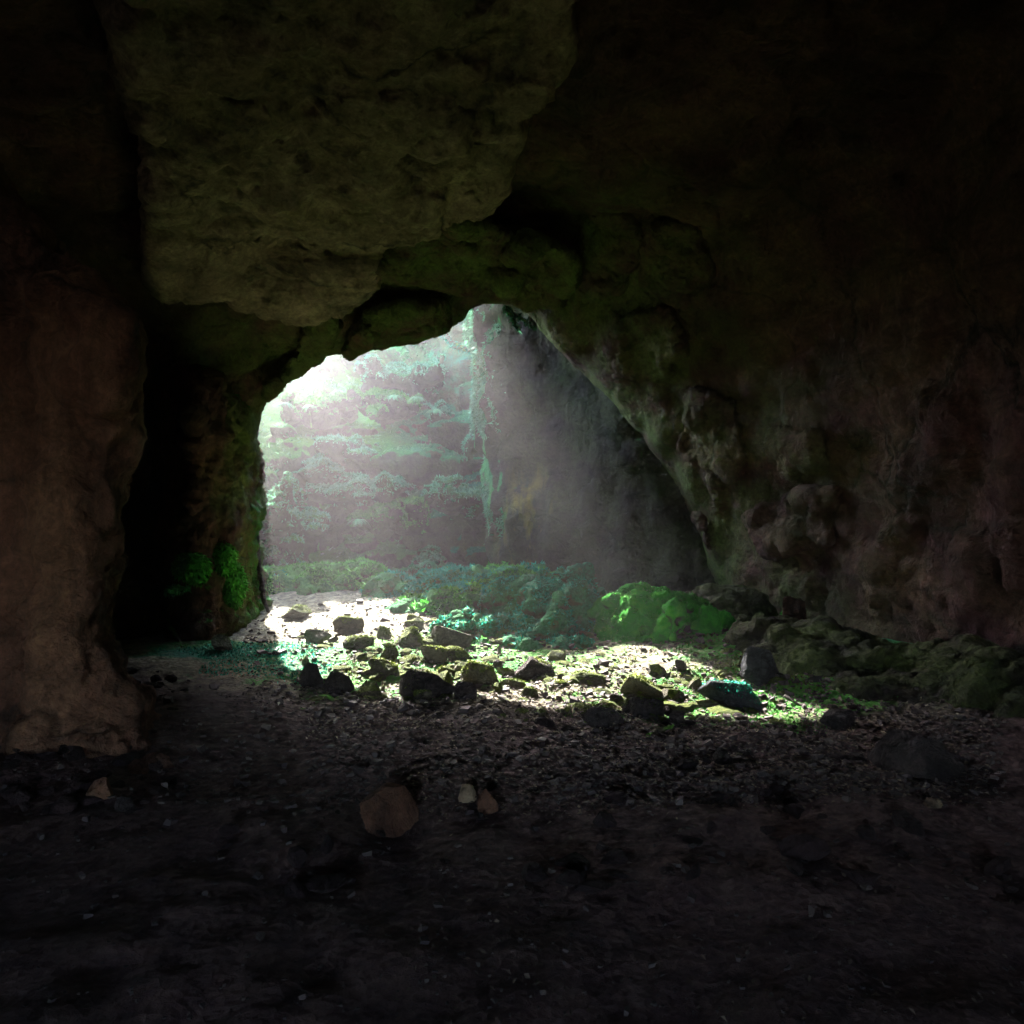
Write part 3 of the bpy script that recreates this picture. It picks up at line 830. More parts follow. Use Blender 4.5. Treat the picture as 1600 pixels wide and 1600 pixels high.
# ------------------------------------------------------------------ mossy banks on the floor
def bank(name, items, label, cat, tl, seed, n, L=0.07, mat=None, rough=0.14, mossy=1.0, tuft=None):
    it = np.array(items)
    lo = (it[:, :3] - it[:, 3:] * 1.35 - 0.15).min(0); hi = (it[:, :3] + it[:, 3:] * 1.35 + 0.2).max(0); lo[2] = -0.35
    fn = lambda X, Y, Z: ells(items, X, Y, Z, 0.2) + 0.8 * rough * fbm((X, Y, Z), 1.2, 3, seed, 0.55) - 2.0 * rough * np.abs(fbm((X, Y, Z), 1.9, 2, seed + 3, 0.4)) - 1.3 * rough * np.abs(fbm((X, Y, Z), 4.6, 2, seed + 4, 0.4)) + 0.75 * rough
    base = (float(it[:, 0].mean()), float(it[:, 1].mean()), 0.0)
    o, V, Q, N = solid(name, fn, lo, hi, 0.055, 1, [(4.5, 0.05, 4, True), (11.0, 0.03, 4, False), (24.0, 0.012, 3, False)], seed + 7, mat or M_CLIFF, base, None, 0.6,
        lambda V, N: np.clip(mossy * (0.55 + 0.7 * N[:, 2]), 0, 1), tl)
    tag(o, label, cat)
    w = np.clip(N[Q].mean(1)[:, 2] + 0.3, 0, 1) ** 1.5 * (V[Q].mean(1)[:, 2] > -0.05)
    P, Nn = sample(V, Q, w, n, seed)
    cl = fbm(P, 2.2, 4, seed + 9) > -0.12
    t1 = 0.5 + 0.7 * fbm(P, 1.1, 3, seed + 17) < tl
    for m, mt in ((cl & ~t1, tuft or M_TUFT), (cl & t1, M_TUFT_TEAL)):
        if m.sum() > 10: cover('moss_cover', P[m], Nn[m], L, 0.25, 0.25, mt, seed + 11, o, base)
    return o
bank('moss_bank', [(-4.5, 13.6, 0.1, 0.9, 0.8, 0.45), (-3.5, 13.3, 0.18, 0.8, 0.65, 0.42), (-2.95, 13.7, 0.42, 0.42, 0.45, 0.32)],
    'bright green mossy bank at the back left, between the buttress and the dark hollow', 'moss bank', 0.15, 600, 12000, tuft=M_TUFT_BRIGHT)
bank('moss_bank', [(-1.7, 12.7, 0.12, 1.0, 0.85, 0.46), (-0.75, 12.3, 0.18, 0.85, 0.75, 0.52), (0.1, 12.9, 0.3, 0.8, 0.6, 0.42)],
    'long blue-green mossy bank at the foot of the hazy cliff, in the middle', 'moss bank', 0.6, 620, 16000, tuft=M_TUFT_BRIGHT)
bank('moss_boulder', [(-0.85, 10.9, 0.05, 0.62, 0.6, 0.48), (-0.45, 10.7, 0.02, 0.45, 0.5, 0.40), (-1.35, 11.2, 0.0, 0.5, 0.5, 0.34)],
    'rounded boulder wholly furred with dark green moss, before the long blue-green bank', 'boulder', 0.45, 640, 9000, tuft=M_TUFT_BRIGHT)
bank('moss_bank', [(0.8, 9.9, 0.12, 0.72, 0.8, 0.58), (0.25, 10.4, 0.1, 0.6, 0.6, 0.46), (0.55, 9.1, 0.0, 0.7, 0.5, 0.24), (0.2, 9.6, 0.0, 0.8, 0.6, 0.22)],
    'lumpy blue-green mound with dark hollows, right of the middle', 'mound', 0.85, 660, 13000, 0.045, rough=0.2)
bank('moss_boulder', [(2.0, 9.3, 0.1, 0.55, 0.75, 0.56), (2.45, 9.2, 0.0, 0.5, 0.6, 0.40), (1.45, 9.0, 0.05, 0.26, 0.4, 0.50), (1.72, 8.7, 0.0, 0.3, 0.35, 0.36), (2.7, 8.7, 0.0, 0.7, 0.5, 0.20)],
    'large smooth-topped boulder with vivid green moss at the right end of the mounds', 'boulder', 0.0, 680, 11000, 0.03, M_VIVID, rough=0.19)
bank('rock_shelf', [(-1.9, 15.6, 0.0, 1.4, 1.0, 0.4), (0.4, 14.4, 0.1, 0.8, 0.6, 0.4)],
    'low dim rock shelf along the bottom of the hazy cliff and spur', 'rock shelf', 0.6, 700, 2500, 0.06, mossy=0.45)
bank('rock_shelf', [(3.2, 7.6, 0.0, 0.9, 1.4, 0.45), (4.0, 6.0, 0.0, 0.7, 1.4, 0.5), (2.8, 9.6, 0.1, 0.8, 1.0, 0.55)],
    'dark low rock shelf at the foot of the right cave wall', 'rock shelf', 0.0, 720, 60, 0.02, M_SHADEROCK, mossy=0.0, rough=0.09)

# ------------------------------------------------------------------ stones
def icosphere(sub):
    import bmesh
    bm = bmesh.new(); bmesh.ops.create_icosphere(bm, subdivisions=sub, radius=1.0)
    V = np.array([v.co[:] for v in bm.verts]); T = np.array([[v.index for v in f.verts] for f in bm.faces])
    bm.free(); return V, T
ICO = {k: icosphere(k) for k in (4, 5)}
def rock_shape(seed, w, dep, h, flat=0.0, sub=4, sharp=26):
    D, T = ICO[sub]
    r = np.random.default_rng(seed)
    n = r.normal(0, 1, (8, 3)); n /= np.linalg.norm(n, axis=1, keepdims=True)
    n = np.concatenate([n, [[0.12, 0.1, 1]]]); n[-1] /= np.linalg.norm(n[-1])
    dist = r.uniform(0.5, 1.0, 9); dist[-1] = 0.8 - 0.3 * flat
    q = np.maximum(D @ n.T / dist, 0)
    rad = 1.0 / np.maximum((q ** sharp).sum(1) ** (1.0 / sharp), 0.55)
    V = D * np.minimum(rad, 1.5)[:, None]
    V = V + D * (0.08 * fbm(V + seed, 1.5, 3, seed) + 0.05 * fbm(V + seed, 4.0, 4, seed + 1, 0.6, True) + 0.025 * fbm(V, 10, 3, seed + 2))[:, None]
    lo, hi = V.min(0), V.max(0)
    V = (V - (lo + hi) / 2) / (hi - lo)
    V[:, :2] *= (1.12 - 0.55 * (V[:, 2:] + 0.5))             # broader at the foot
    V[:, :2] /= (V[:, :2].max(0) - V[:, :2].min(0))
    return V * np.array([w, dep, h]), T

def stone(x0, x1, y0, y1, label, mat, flat=0.0, mossn=0, seed=0, rot=0.0, tilt=0.0, cat='rock', group=None, name='rock', dep=0.85, sink=0.26, teal=0.0, sub=4):
    """A stone that fills the photo box x0..x1, y0..y1, resting on the floor."""
    px = (x0 + x1) / 2
    b = floor_hit(px, y1)
    d = b[1]
    w = (x1 - x0) / FPX * d
    dp = w * dep
    h = max(0.35 * w * (1 - 0.5 * flat), (y1 - y0) / FPX * d - 0.45 * dp * (EYE / d))
    hh = h / (1 - sink)
    V, T = rock_shape(900 + seed, w, dp, hh, flat, 5 if x1 - x0 > 36 else sub)
    c, s = math.cos(tilt), math.sin(tilt)
    V = np.stack([V[:, 0] * c + V[:, 2] * s, V[:, 1], -V[:, 0] * s + V[:, 2] * c], 1)
    cx, cyy = b[0] * (d + dp * 0.42) / d, d + dp * 0.42
    gz = float(ground_z(cx, cyy))
    V[:, 2] += hh / 2 - sink * hh
    me = mesh_from(name, V, T)
    z0 = np.zeros(len(V)); attr(me, 'moss', z0); attr(me, 'teal', z0 + teal); attr(me, 'alga', z0)
    o = link(name, me, mat, None, (cx, cyy, gz))
    tag(o, label, cat, group)
    if mossn:
        N = vnormals(V, T)
        Pm = V[T].mean(1); Nm = N[T].mean(1)
        r = np.random.default_rng(seed)
        wgt = np.clip(Nm[:, 2] - 0.05, 0, 1) * (0.03 + (fbm(Pm + cx, 3.0, 3, seed) > -0.15))
        i = r.choice(len(T), mossn, p=wgt / wgt.sum())
        cover('moss_cover', Pm[i] + r.normal(0, 0.006, (mossn, 3)), Nm[i], 0.014, 0.42, 0.0, M_TUFT_TEAL if teal > 0.5 else M_TUFT_OLIVE, seed, o)
    return o

SUNNY, SHADE = 'stones in the pool of sunlight', 'stones in the shade'
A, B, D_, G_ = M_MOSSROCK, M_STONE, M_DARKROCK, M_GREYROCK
STONES = [
    (474, 520, 981, 1006, 'pale block with a flat sunlit white top, nearest the buttress', B, 0.8, 0, SUNNY, {}),
    (522, 569, 961, 991, 'dark rounded mossy stone right behind the pale flat block', A, 0, 900, SUNNY, {}),
    (587, 613, 977, 999, 'small dark mossy stone between the rounded stone and the bigger mossy one', A, 0, 400, SUNNY, {}),
    (619, 669, 979, 1010, 'mossy stone left of the long pale slab', A, 0.2, 800, SUNNY, {}),
    (671, 738, 980, 1013, 'long pale layered slab tilted down to the right, sunlit on top', B, 0.8, 0, SUNNY, {'tilt': 0.22, 'dep': 0.6}),
    (686, 738, 1010, 1033, 'low dark ledge-like stone under the long pale slab', A, 0.4, 300, SUNNY, {}),
    (655, 699, 1008, 1039, 'broken dark stone with mossy top below the left end of the pale slab', A, 0.2, 500, SUNNY, {}),
    (622, 670, 1024, 1039, 'thin flat stone just above the largest dark rock', A, 0.8, 200, SUNNY, {}),
    (593, 623, 1006, 1031, 'small upright mossy stone left of the broken dark stone', A, 0, 400, SUNNY, {}),
    (572, 621, 1029, 1059, 'dark angular stone with a mossy cap, left of the largest dark rock', A, 0.1, 600, SUNNY, {}),
    (618, 713, 1044, 1096, 'largest dark rock in the middle of the sunlit stones', D_, 0.25, 500, SUNNY, {'sub': 5}),
    (715, 779, 1031, 1073, 'yellow-green moss-capped boulder right of the largest dark rock', A, 0.15, 1500, SUNNY, {'sub': 5}),
    (709, 746, 1064, 1096, 'dark rounded stone at the lower right of the largest dark rock', D_, 0, 0, SUNNY, {}),
    (645, 675, 1073, 1096, 'small moss-topped stone in front of the largest dark rock', A, 0, 300, SUNNY, {}),
    (463, 508, 1035, 1079, 'dark pointed stone standing at the shaded left edge of the green skirt', D_, 0, 0, SHADE, {}),
    (506, 556, 1047, 1083, 'dark sloping rock right beside the dark pointed stone', D_, 0.1, 0, SHADE, {}),
    (683, 712, 1041, 1059, 'small stone wedged between the largest dark rock and the moss-capped boulder', A, 0.2, 250, SUNNY, {}),
    (805, 865, 1026, 1060, 'dark jagged stone standing alone on bright ground, right of the moss-capped boulder', D_, 0, 350, SUNNY, {'sub': 5}),
    (791, 823, 1063, 1079, 'low flat stone below the dark jagged stone', A, 0.6, 200, SUNNY, {}),
    (857, 894, 1064, 1078, 'thin flat stone right below the dark jagged stone', A, 0.8, 150, SUNNY, {}),
    (814, 842, 1073, 1091, 'small dark mossy stone under the low flat stone', A, 0.2, 250, SUNNY, {}),
    (769, 787, 1031, 1044, 'tiny dark stone touching the right side of the moss-capped boulder', D_, 0, 0, SUNNY, {}),
    (535, 583, 992, 1013, 'low mossy hump right of the pale flat block', A, 0.4, 700, SUNNY, {}),
    (440, 494, 946, 966, 'grassy moss hummock at the foot of the buttress', A, 0.4, 900, SUNNY, {}),
    (632, 661, 961, 977, 'small green mossy stone at the far edge of the sunlight', A, 0.3, 400, SUNNY, {}),
    (890, 953, 1051, 1071, 'flat dark slab with a sunlit rim, right of the dark jagged stone', A, 0.7, 250, SUNNY, {'tilt': 0.1}),
    (966, 1043, 1056, 1092, 'mossy slab with a blunt dark right end', A, 0.5, 1300, SUNNY, {'tilt': 0.12, 'sub': 5}),
    (973, 1042, 1085, 1122, 'dark arched rock in front of the mossy slab', D_, 0.2, 500, SUNNY, {'sub': 5}),
    (905, 978, 1100, 1142, 'flat-topped dark block at the lower edge of the sunlight', D_, 0.7, 250, SHADE, {'sub': 5}),
    (1087, 1194, 1066, 1110, 'long flat-topped boulder lying on green moss at the right', G_, 0.8, 900, SHADE, {'teal': 1.0, 'sub': 5, 'dep': 0.6}),
    (1150, 1228, 1011, 1073, 'bluish-grey rounded boulder at the end of the green moss', G_, 0, 0, SHADE, {'sub': 5}),
    (951, 974, 1083, 1102, 'small dark stone left of the dark arched rock', D_, 0, 0, SUNNY, {}),
    (1046, 1070, 1109, 1133, 'small dark stone on yellow-green moss, right of the dark arched rock', D_, 0, 0, SUNNY, {}),
    (1286, 1336, 1108, 1138, 'dark angular stone near the end of the moss at the far right', D_, 0.2, 0, SHADE, {}),
    (1366, 1510, 1138, 1224, 'big dark boulder at the lower right edge', D_, 0.3, 0, SHADE, {'sub': 5}),
    (1052, 1072, 1030, 1050, 'small dark stone at the foot of the vivid green boulder', D_, 0, 0, SHADE, {}),
    (1018, 1042, 1040, 1056, 'dark stone tucked under the left front of the vivid green boulder', D_, 0, 0, SHADE, {}),
    (556, 650, 1226, 1300, 'brownish pyramid-shaped boulder in the dark foreground', M_COL, 0, 0, SHADE, {'sub': 5}),
    (714, 746, 1224, 1258, 'small tan stone catching light in the dark foreground', M_SLAB, 0, 0, SHADE, {}),
    (744, 778, 1232, 1272, 'reddish-brown stone right of the small tan stone', M_COL, 0, 0, SHADE, {}),
    (186, 241, 1064, 1108, 'dim brown boulder behind the foot of the brown column', M_COL, 0.1, 0, SHADE, {}),
    (136, 178, 1214, 1256, 'reddish angular stone at the foot of the brown column', M_COL, 0, 0, SHADE, {}),
    (172, 204, 1156, 1182, 'small brown stone beside the brown column, above the reddish one', M_COL, 0.2, 0, SHADE, {}),
    (178, 214, 1242, 1272, 'dark flat stone right of the reddish angular stone', D_, 0.5, 0, SHADE, {}),
    (1440, 1474, 1246, 1270, 'pale flat stone in front of the big dark boulder', M_SLAB, 0.6, 0, SHADE, {}),
    (330, 362, 990, 1016, 'yellowish stone lying against the foot of the buttress', B, 0.3, 200, SUNNY, {}),
    (1222, 1258, 930, 990, 'tall narrow reddish stone standing against the right wall', M_COL, 0, 0, SHADE, {'dep': 1.0}),
]
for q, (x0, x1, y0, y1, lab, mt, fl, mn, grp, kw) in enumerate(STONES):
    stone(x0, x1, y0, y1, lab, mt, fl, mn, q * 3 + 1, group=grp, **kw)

# ------------------------------------------------------------------ loose stuff on the floor
def floor_points(n, x0, x1, y0, y1, seed, power=1.0):
    """Random floor places, denser towards the viewer as stones read evenly from here."""
    r = np.random.default_rng(seed)
    py = y0 + (y1 - y0) * r.random(n) ** power; px = r.uniform(x0, x1, n)
    d = EYE * FPX / (py - CY)
    x = (px - CX) / FPX * d
    return x, d + r.normal(0, 0.05, n)

def gravel():
    r = np.random.default_rng(801)
    sets = [(3600, 500, 1560, 1075, 1280), (1900, 380, 1300, 960, 1120), (900, -100, 1700, 1270, 1640), (2600, 900, 1560, 1090, 1275), (900, -20, 600, 1080, 1280)]
    xs, ys = zip(*[floor_points(*s, 810 + i) for i, s in enumerate(sets)])
    x = np.concatenate(xs); y = np.concatenate(ys); n = len(x)
    z = ground_detail(x, y)
    sz = 0.010 * (1 + r.pareto(2.6, n)) * np.clip(y / 5.5, 0.35, 1.5); sz = np.minimum(sz, 0.012 * np.maximum(y, 2.0) * 0.6)
    cube = np.array([(a, b, c) for a in (-1, 1) for b in (-1, 1) for c in (-1, 1)], float)
    Vs = cube[None] * r.uniform(0.35, 1.15, (n, 8, 3)) * np.stack([np.ones(n), r.uniform(0.5, 1.0, n), r.uniform(0.3, 0.8, n)], 1)[:, None]
    a = r.uniform(0, 6.28, n); ca, sa = np.cos(a), np.sin(a)
    t = r.normal(0, 0.3, n); ct, st = np.cos(t), np.sin(t)
    X, Y, Z = Vs[..., 0], Vs[..., 1], Vs[..., 2]
    X, Z = X * ct[:, None] + Z * st[:, None], -X * st[:, None] + Z * ct[:, None]
    X, Y = X * ca[:, None] - Y * sa[:, None], X * sa[:, None] + Y * ca[:, None]
    V = np.stack([X, Y, Z], -1) * sz[:, None, None] + np.stack([x, y, z + sz * 0.25], 1)[:, None]
    f = np.array([(0, 1, 3, 2), (4, 6, 7, 5), (0, 4, 5, 1), (2, 3, 7, 6), (0, 2, 6, 4), (1, 5, 7, 3)])
    Q = (f[None] + (np.arange(n) * 8)[:, None, None]).reshape(-1, 4)
    me = mesh_from('gravel', V.reshape(-1, 3), Q, False)
    attr(me, 'rand', np.repeat(np.clip(r.beta(2, 3, n) * np.clip(y / 6.5, 0.3, 1), 0, 1), 8))  # nearer stones coloured darker for the shaded foreground
    tag(link('gravel', me, M_GRAVEL), kind='stuff')
gravel()

def rubble(sets, seed, mat, lo, hi):
    r = np.random.default_rng(seed); Vs = []; Ts = []; k = 0
    D, T = icosphere(2)
    for s in sets:
        x, y = floor_points(*s, seed + k)
        for i in range(len(x)):
            n = r.normal(0, 1, (8, 3)); n /= np.linalg.norm(n, axis=1, keepdims=True)
            q = np.maximum(D @ n.T / r.uniform(0.45, 1.0, 8), 0)
            V = D / np.maximum((q ** 20).sum(1) ** 0.05, 0.6)[:, None]
            sz = lo + (hi - lo) * r.random() ** 2.2
            V = V * sz * np.array([r.uniform(0.7, 1.3), r.uniform(0.7, 1.1), r.uniform(0.35, 0.75)])
            a = r.uniform(0, 6.28); c, sn = math.cos(a), math.sin(a)
            V = np.stack([V[:, 0] * c - V[:, 1] * sn, V[:, 0] * sn + V[:, 1] * c, V[:, 2]], 1)
            Vs.append(V + np.array([x[i], y[i], float(ground_z(x[i], y[i])) + sz * 0.12])); Ts.append(T + k * len(D)); k += 1
    me = mesh_from('rubble', np.concatenate(Vs), np.concatenate(Ts), False)
    tag(link('rubble', me, mat), kind='stuff')
rubble([(150, 470, 820, 985, 1095), (140, 780, 1240, 1040, 1130), (60, 560, 740, 990, 1085)], 871, M_MOSSROCK, 0.03, 0.11)
rubble([(170, -60, 270, 1060, 1290), (160, 640, 1560, 1100, 1290), (50, 300, 1560, 1290, 1420)], 881, M_SHADEROCK, 0.02, 0.08)

# moss fringe down the spur's left edge
fc = SPUR_V[SPUR_Q].mean(1); fn_ = SPUR_N[SPUR_Q].mean(1)
fw = sstep(-0.55, -0.8, fn_[:, 0]) * sstep(15.8, 14.8, fc[:, 1]) * (fc[:, 0] < -0.15) * sstep(0.9, 2.4, fc[:, 2]) * sstep(6.0, 5.2, fc[:, 2]) * (fbm(fc, 1.4, 3, 891) > -0.1)
P, Nn = sample(SPUR_V, SPUR_Q, fw, 4200, 892)
cover('moss_cover', P, Nn, 0.085, 0.24, 0.75, M_TUFT_MINT, 893, SPUR, SPUR_BASE)

def leaf_litter():
    r = np.random.default_rng(821)
    sets = [(4200, 640, 1540, 1080, 1290), (3200, 380, 1150, 950, 1110), (500, 600, 1600, 1270, 1640), (2600, 950, 1540, 1120, 1275), (2200, 480, 1000, 1075, 1150)]
    xs, ys = zip(*[floor_points(*s, 830 + i) for i, s in enumerate(sets)])
    x = np.concatenate(xs); y = np.concatenate(ys); n = len(x)
    z = ground_detail(x, y) + 0.012
    L = r.uniform(0.008, 0.026, n) * np.clip(y / 5.5, 0.6, 1.4)
    a = r.uniform(0, 6.28, n)
    u = np.stack([np.cos(a), np.sin(a), r.normal(0, 0.22, n)], 1); v = np.stack([-np.sin(a), np.cos(a), r.normal(0, 0.35, n)], 1)
    c = np.stack([x, y, z], 1); up = np.array([0, 0, 1.0])
    k = r.uniform(-0.1, 0.45, n)[:, None]
    L1 = L[:, None]
    pts = [c - u * L1, c + v * L1 * 0.5 + up * L1 * k, c + u * L1, c - v * L1 * 0.5 + up * L1 * k]
    V = np.stack(pts, 1).reshape(-1, 3)
    o = np.arange(n)[:, None] * 4
    T = np.concatenate([np.concatenate([o, o + 1, o + 2], 1), np.concatenate([o, o + 2, o + 3], 1)])
    me = mesh_from('leaf_litter', V, T, False)
    attr(me, 'rand', np.repeat(r.beta(2, 2.2, n) * np.clip(y / 6.3, 0.3, 1), 4))  # near leaves dimmed in colour where the floor lies in shade
    tag(link('leaf_litter', me, M_LEAF), kind='stuff')
leaf_litter()

def ground_moss():
    r = np.random.default_rng(841)
    x, y = [], []
    for s in [(16000, 230, 1280, 900, 1150), (9000, 960, 1290, 1040, 1150), (6000, 260, 560, 1000, 1070)]:
        a, b = floor_points(*s, 850 + len(x)); x.append(a); y.append(b)
    x = np.concatenate(x); y = np.concatenate(y)
    g = moss_ground(x, y) + 0.55 * fbm((x, y, 0 * x), 1.8, 4, 845)
    m = g > 0.5
    x, y = x[m], y[m]
    P = np.stack([x, y, ground_detail(x, y)], 1); N = np.tile([0, 0, 1.0], (len(P), 1))
    blue = (x < -1.9 - 0.25 * (y - 8)) & (y < 9.2)  # skylight tint painted into the left skirt's tufts
    for m, mt in ((blue, M_TUFT_TEAL), (~blue & (fbm(P, 1.3, 3, 847) > -0.12), M_TUFT_OLIVE), (~blue & (fbm(P, 1.3, 3, 847) <= -0.12), M_TUFT)):
        V, T, ra = blades(P[m], N[m], 0.024 * np.clip(y[m] / 7, 0.7, 1.8), 0.32, 0.0, 846, 1.1)
        me = mesh_from('moss', V, T, False); attr(me, 'rand', ra); soft_normals(me, N[m], 848)
        tag(link('moss', me, mt), kind='stuff')
ground_moss()

# ------------------------------------------------------------------ ferns, undergrowth, roots, twigs
def fern_mesh(seed, n, L):
    r = np.random.default_rng(seed); V = []; T = []; ra = []
    for f in range(n):
        a = r.uniform(0, 6.28); out = np.array([math.cos(a), math.sin(a) * 0.8 - 0.35, 0]); ln = L * r.uniform(0.6, 1.15)
        side = np.array([-out[1], out[0], 0]); side /= np.linalg.norm(side) + 1e-9
        tone = r.uniform(0.2, 0.9)
        def pt(t): return out * ln * t + np.array([0, 0, ln * (0.55 * t - 1.05 * t * t)])
        K = 13
        for k in range(1, K):
            t = k / K; p = pt(t); q = pt(t + 0.05); w = ln * 0.20 * math.sin(math.pi * min(1, t * 0.92 + 0.12)) + 0.01
            for sg in (-1, 1):
                tip = p + side * sg * w + (q - p) * 1.6 + np.array([0, 0, -0.25 * w])
                i = len(V); V += [p, q, tip]; T.append((i, i + 1, i + 2)); ra += [np.clip(tone + r.normal(0, 0.12), 0, 1)] * 3
        for k in range(K):                                # the stalk
            p, q = pt(k / K), pt((k + 1) / K); i = len(V)
            V += [p - side * 0.004, p + side * 0.004, q]; T.append((i, i + 1, i + 2)); ra += [0.2] * 3
    return np.array(V), np.array(T), np.array(ra)
FERNS = [
    (452, 628, 'fern clump at the far left end of the top green ledge, against the bright haze', 7), (500, 622, 'fern clump on the middle of the top green ledge, left', 7), (530, 612, 'fern clump at the right end of the top green ledge', 11),
    (652, 600, 'pale drooping fern right of the middle of the bright upper slope', 12), (612, 598, 'pale drooping fern in the middle of the bright upper slope', 12), (690, 622, 'single round fern cushion below the bright upper slope', 8),
    (475, 796, 'yellow-green fern hanging from the low left ledge', 5), (560, 798, 'bright green fern on the left end of the short ledge', 2), (676, 858, 'blue-green fern on the lowest ledge above the moss bank', 10),
    (742, 672, 'blue-green fern by the hanging root', 9)]
for q, (fx, fy, lab, li) in enumerate(FERNS):
    Vl, Nl, c = ledge_top[li - 1]
    p = near_surface(Vl, fx, fy, 22)
    if p is None:
        p = at(fx, fy, LEDGES[li - 1][2])
    V, T, ra = fern_mesh(1200 + q, 24, 0.27)
    me = mesh_from('fern', V, T, False); attr(me, 'rand', ra)
    o = tag(link('fern', me, M_FERN, None, tuple(p + np.array([0, -0.02, 0.0]))), lab, 'fern', 'ferns on the sinkhole wall')

def tube(path, radii, seed, wob=0.0, sides=8):
    P = np.array(path, float); r = np.random.default_rng(seed)
    # resample
    t = np.linspace(0, len(P) - 1, (len(P) - 1) * 6 + 1)
    i = np.minimum(t.astype(int), len(P) - 2); f = (t - i)[:, None]
    g = lambda k: P[np.clip(k, 0, len(P) - 1)]
    m0 = (g(i + 1) - g(i - 1)) / 2; m1 = (g(i + 2) - g(i)) / 2
    C_ = (2*f**3-3*f**2+1)*g(i) + (f**3-2*f**2+f)*m0 + (-2*f**3+3*f**2)*g(i+1) + (f**3-f**2)*m1
    R = np.interp(t, np.arange(len(P)), radii)
    C_ = C_ + wob * r.normal(0, 1, C_.shape)
    V = []; Q = []
    tg = np.gradient(C_, axis=0); tg /= np.linalg.norm(tg, axis=1, keepdims=True) + 1e-9
    s = np.cross(tg, [0.31, 0.9, 0.3]); s /= np.linalg.norm(s, axis=1, keepdims=True) + 1e-9
    b = np.cross(tg, s)
    for k in range(len(C_)):
        for j in range(sides):
            a = 6.2832 * j / sides
            V.append(C_[k] + (s[k] * math.cos(a) + b[k] * math.sin(a)) * R[k] * (1 + 0.25 * math.sin(3 * a + k * 0.7)))
    for k in range(len(C_) - 1):
        for j in range(sides):
            Q.append((k*sides+j, k*sides+(j+1) % sides, (k+1)*sides+(j+1) % sides, (k+1)*sides+j))
    return np.array(V), np.array(Q), C_

def root(name, pix, d, radii, label, cat, seed, mat, tufts=0, wob=0.012, mt=None):
    path = [at(px, py, d + dd) for px, py, dd in pix]
    V, Q, C_ = tube(path, radii, seed, wob)
    base = path[0]
    o = tag(link(name, mesh_from(name, rebase(V, base), Q), mat, None, tuple(base)), label, cat)
    if tufts:
        P, N = sample(V, Q, np.ones(len(Q)), tufts, seed)
        cover('moss_cover', P, N, 0.07, 0.22, 0.8, mt or M_TUFT_TEAL, seed + 1, o, base)
    return o
root('hanging_root', [(690, 520, 0.3), (712, 540, 0.1), (735, 548, 0), (750, 560, 0), (752, 580, 0), (746, 600, 0), (741, 620, 0), (748, 645, 0), (752, 668, 0), (757, 690, 0.2)], 15.4,
    [0.05, 0.06, 0.06, 0.10, 0.15, 0.10, 0.05, 0.04, 0.04, 0.03], 'thick mossy root hanging down the right side of the bright slope', 'root', 1300, M_BARK, 1800)
for q, (pp, lab) in enumerate([
    ([(788, 480, 0), (798, 492, 0), (806, 508, 0), (812, 518, 0)], 'pale rootlet at the very peak of the arch'),
    ([(792, 480, 0.1), (812, 496, 0), (826, 506, 0), (838, 512, 0)], 'rootlet slanting along the right rim of the arch peak')]):
    root('rootlet', pp, 11.7, [0.022, 0.018, 0.014, 0.006], lab, 'root', 1310 + q, M_BARK, 220, mt=M_TUFT_MINT)
root('root', [(402, 838, 0), (404, 870, -0.1), (407, 900, -0.2), (411, 930, -0.3), (420, 958, -0.4)], 11.7, [0.03, 0.035, 0.04, 0.04, 0.02], 'dark thin root running down the right edge of the buttress to the floor', 'root', 1320, M_DARKROCK)
root('twig', [(482, 640, 0), (484, 652, 0), (487, 668, 0)], 17.3, [0.035, 0.03, 0.012], 'pale straight twig hanging below the top green ledge', 'twig', 1330, M_BARK, 0, 0)
for q, (pp, lab) in enumerate([([(664, 782, 0), (664, 806, 0)], 'thin strand dripping from the right end of the long ledge'), ([(690, 764, 0), (692, 786, 0)], 'short strand dripping right of the long ledge')]):
    root('hanging_strand', [pp[0], ((pp[0][0] + pp[1][0]) / 2 + 1, (pp[0][1] + pp[1][1]) / 2, 0), pp[1]], 15.7, [0.014, 0.012, 0.004], lab, 'strand', 1340 + q, M_BARK, 0, 0.004)
for q, (pp, lab) in enumerate([
    ([(252, 955), (270, 990), (284, 1014)], 'pale broken branch leaning against the shaded foot of the buttress'),
    ([(1013, 1158), (1030, 1148), (1048, 1140)], 'short bent stick on the dark litter below the dark arched rock'),
    ([(500, 1092), (535, 1098), (560, 1090)], 'thin stick on the dark litter below the dark sloping rock')]):
    g = [floor_hit(px, max(py, 1015 if q == 0 else py)) for px, py in pp]
    if q == 0: g = [at(252, 950, 9.3), at(270, 988, 8.9), at(285, 1018, 8.5)]
    path = [v + np.array([0, 0, 0.03]) for v in g]
    V, Q, _ = tube(path, [0.03, 0.026, 0.012] if q == 0 else [0.02, 0.018, 0.008], 1350 + q, 0.008)
    tag(link('stick', mesh_from('stick', rebase(V, path[0]), Q), M_BARK, None, tuple(path[0])), lab, 'stick')

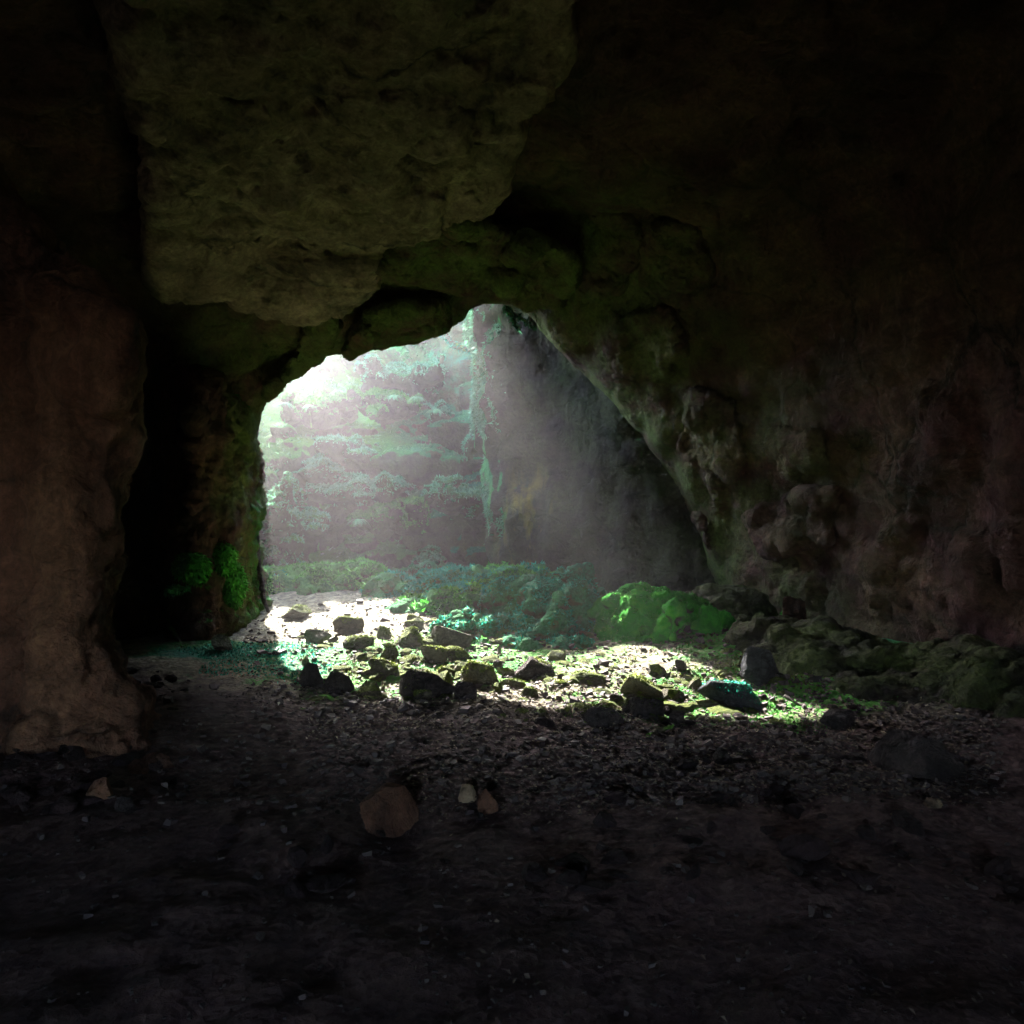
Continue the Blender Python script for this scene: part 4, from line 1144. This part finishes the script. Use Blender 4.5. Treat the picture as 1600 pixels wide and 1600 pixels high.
# undergrowth on the bright upper slope
def undergrowth():
    me = CLIFF.data
    V = np.zeros(len(me.vertices) * 3, np.float32); me.vertices.foreach_get('co', V); V = V.reshape(-1, 3) + np.array([-3.0, 17.5, 0])
    Q = np.zeros(len(me.polygons) * 4, np.int32); me.loops.foreach_get('vertex_index', Q); Q = Q.reshape(-1, 4)
    c = V[Q].mean(1); px, py = proj(c[:, 0], c[:, 1], c[:, 2])
    N = vnormals(V.astype(float), Q)[Q].mean(1)
    w = sstep(650, 590, py) * (c[:, 1] < 22.5) * sstep(700, 640, px * 1.0) * (0.25 + np.clip(N[:, 2], 0, 1)) * (fbm(c, 1.5, 3, 1401) > -0.1)
    w = w + 0.35 * sstep(475, 430, px) * sstep(600, 640, py) * sstep(900, 840, py) * (fbm(c, 2.0, 3, 1402) > 0.0) * (c[:, 1] < 18)
    w = w + 0.30 * (np.clip(N[:, 2] - 0.3, 0, 1)) * (c[:, 1] < 19)
    P, Nn = sample(V.astype(float), Q, w, 22000, 1403)
    V2, T, ra = blades(P, Nn, 0.12, 0.20, 0.45, 1404, 1.1)
    m = mesh_from('undergrowth', V2, T, False); attr(m, 'rand', ra); soft_normals(m, Nn, 1405)
    tag(link('undergrowth', m, M_FERN), kind='stuff')
undergrowth()

# ------------------------------------------------------------------ haze: one closed box of thin even air round everything
def haze_box():
    x0, x1, y0, y1, z0, z1 = -13, 13, -9, 29, -1.9, 12.6
    V = [(x, y, z) for x in (x0, x1) for y in (y0, y1) for z in (z0, z1)]
    Q = [(0, 1, 3, 2), (4, 6, 7, 5), (0, 4, 5, 1), (2, 3, 7, 6), (0, 2, 6, 4), (1, 5, 7, 3)]
    me = mesh_from('haze', np.array(V, float), np.array(Q), False)
    m = bpy.data.materials.new('haze'); m.use_nodes = True
    t = m.node_tree; t.nodes.remove(t.nodes['Principled BSDF'])
    v = t.nodes.new('ShaderNodeVolumePrincipled')
    v.inputs['Color'].default_value = (*HAZE_COLOR, 1)
    v.inputs['Density'].default_value = HAZE_DENSITY
    v.inputs['Anisotropy'].default_value = HAZE_ANISO
    t.links.new(v.outputs[0], t.nodes['Material Output'].inputs['Volume'])
    tag(link('haze', me, m), kind='stuff')
haze_box()
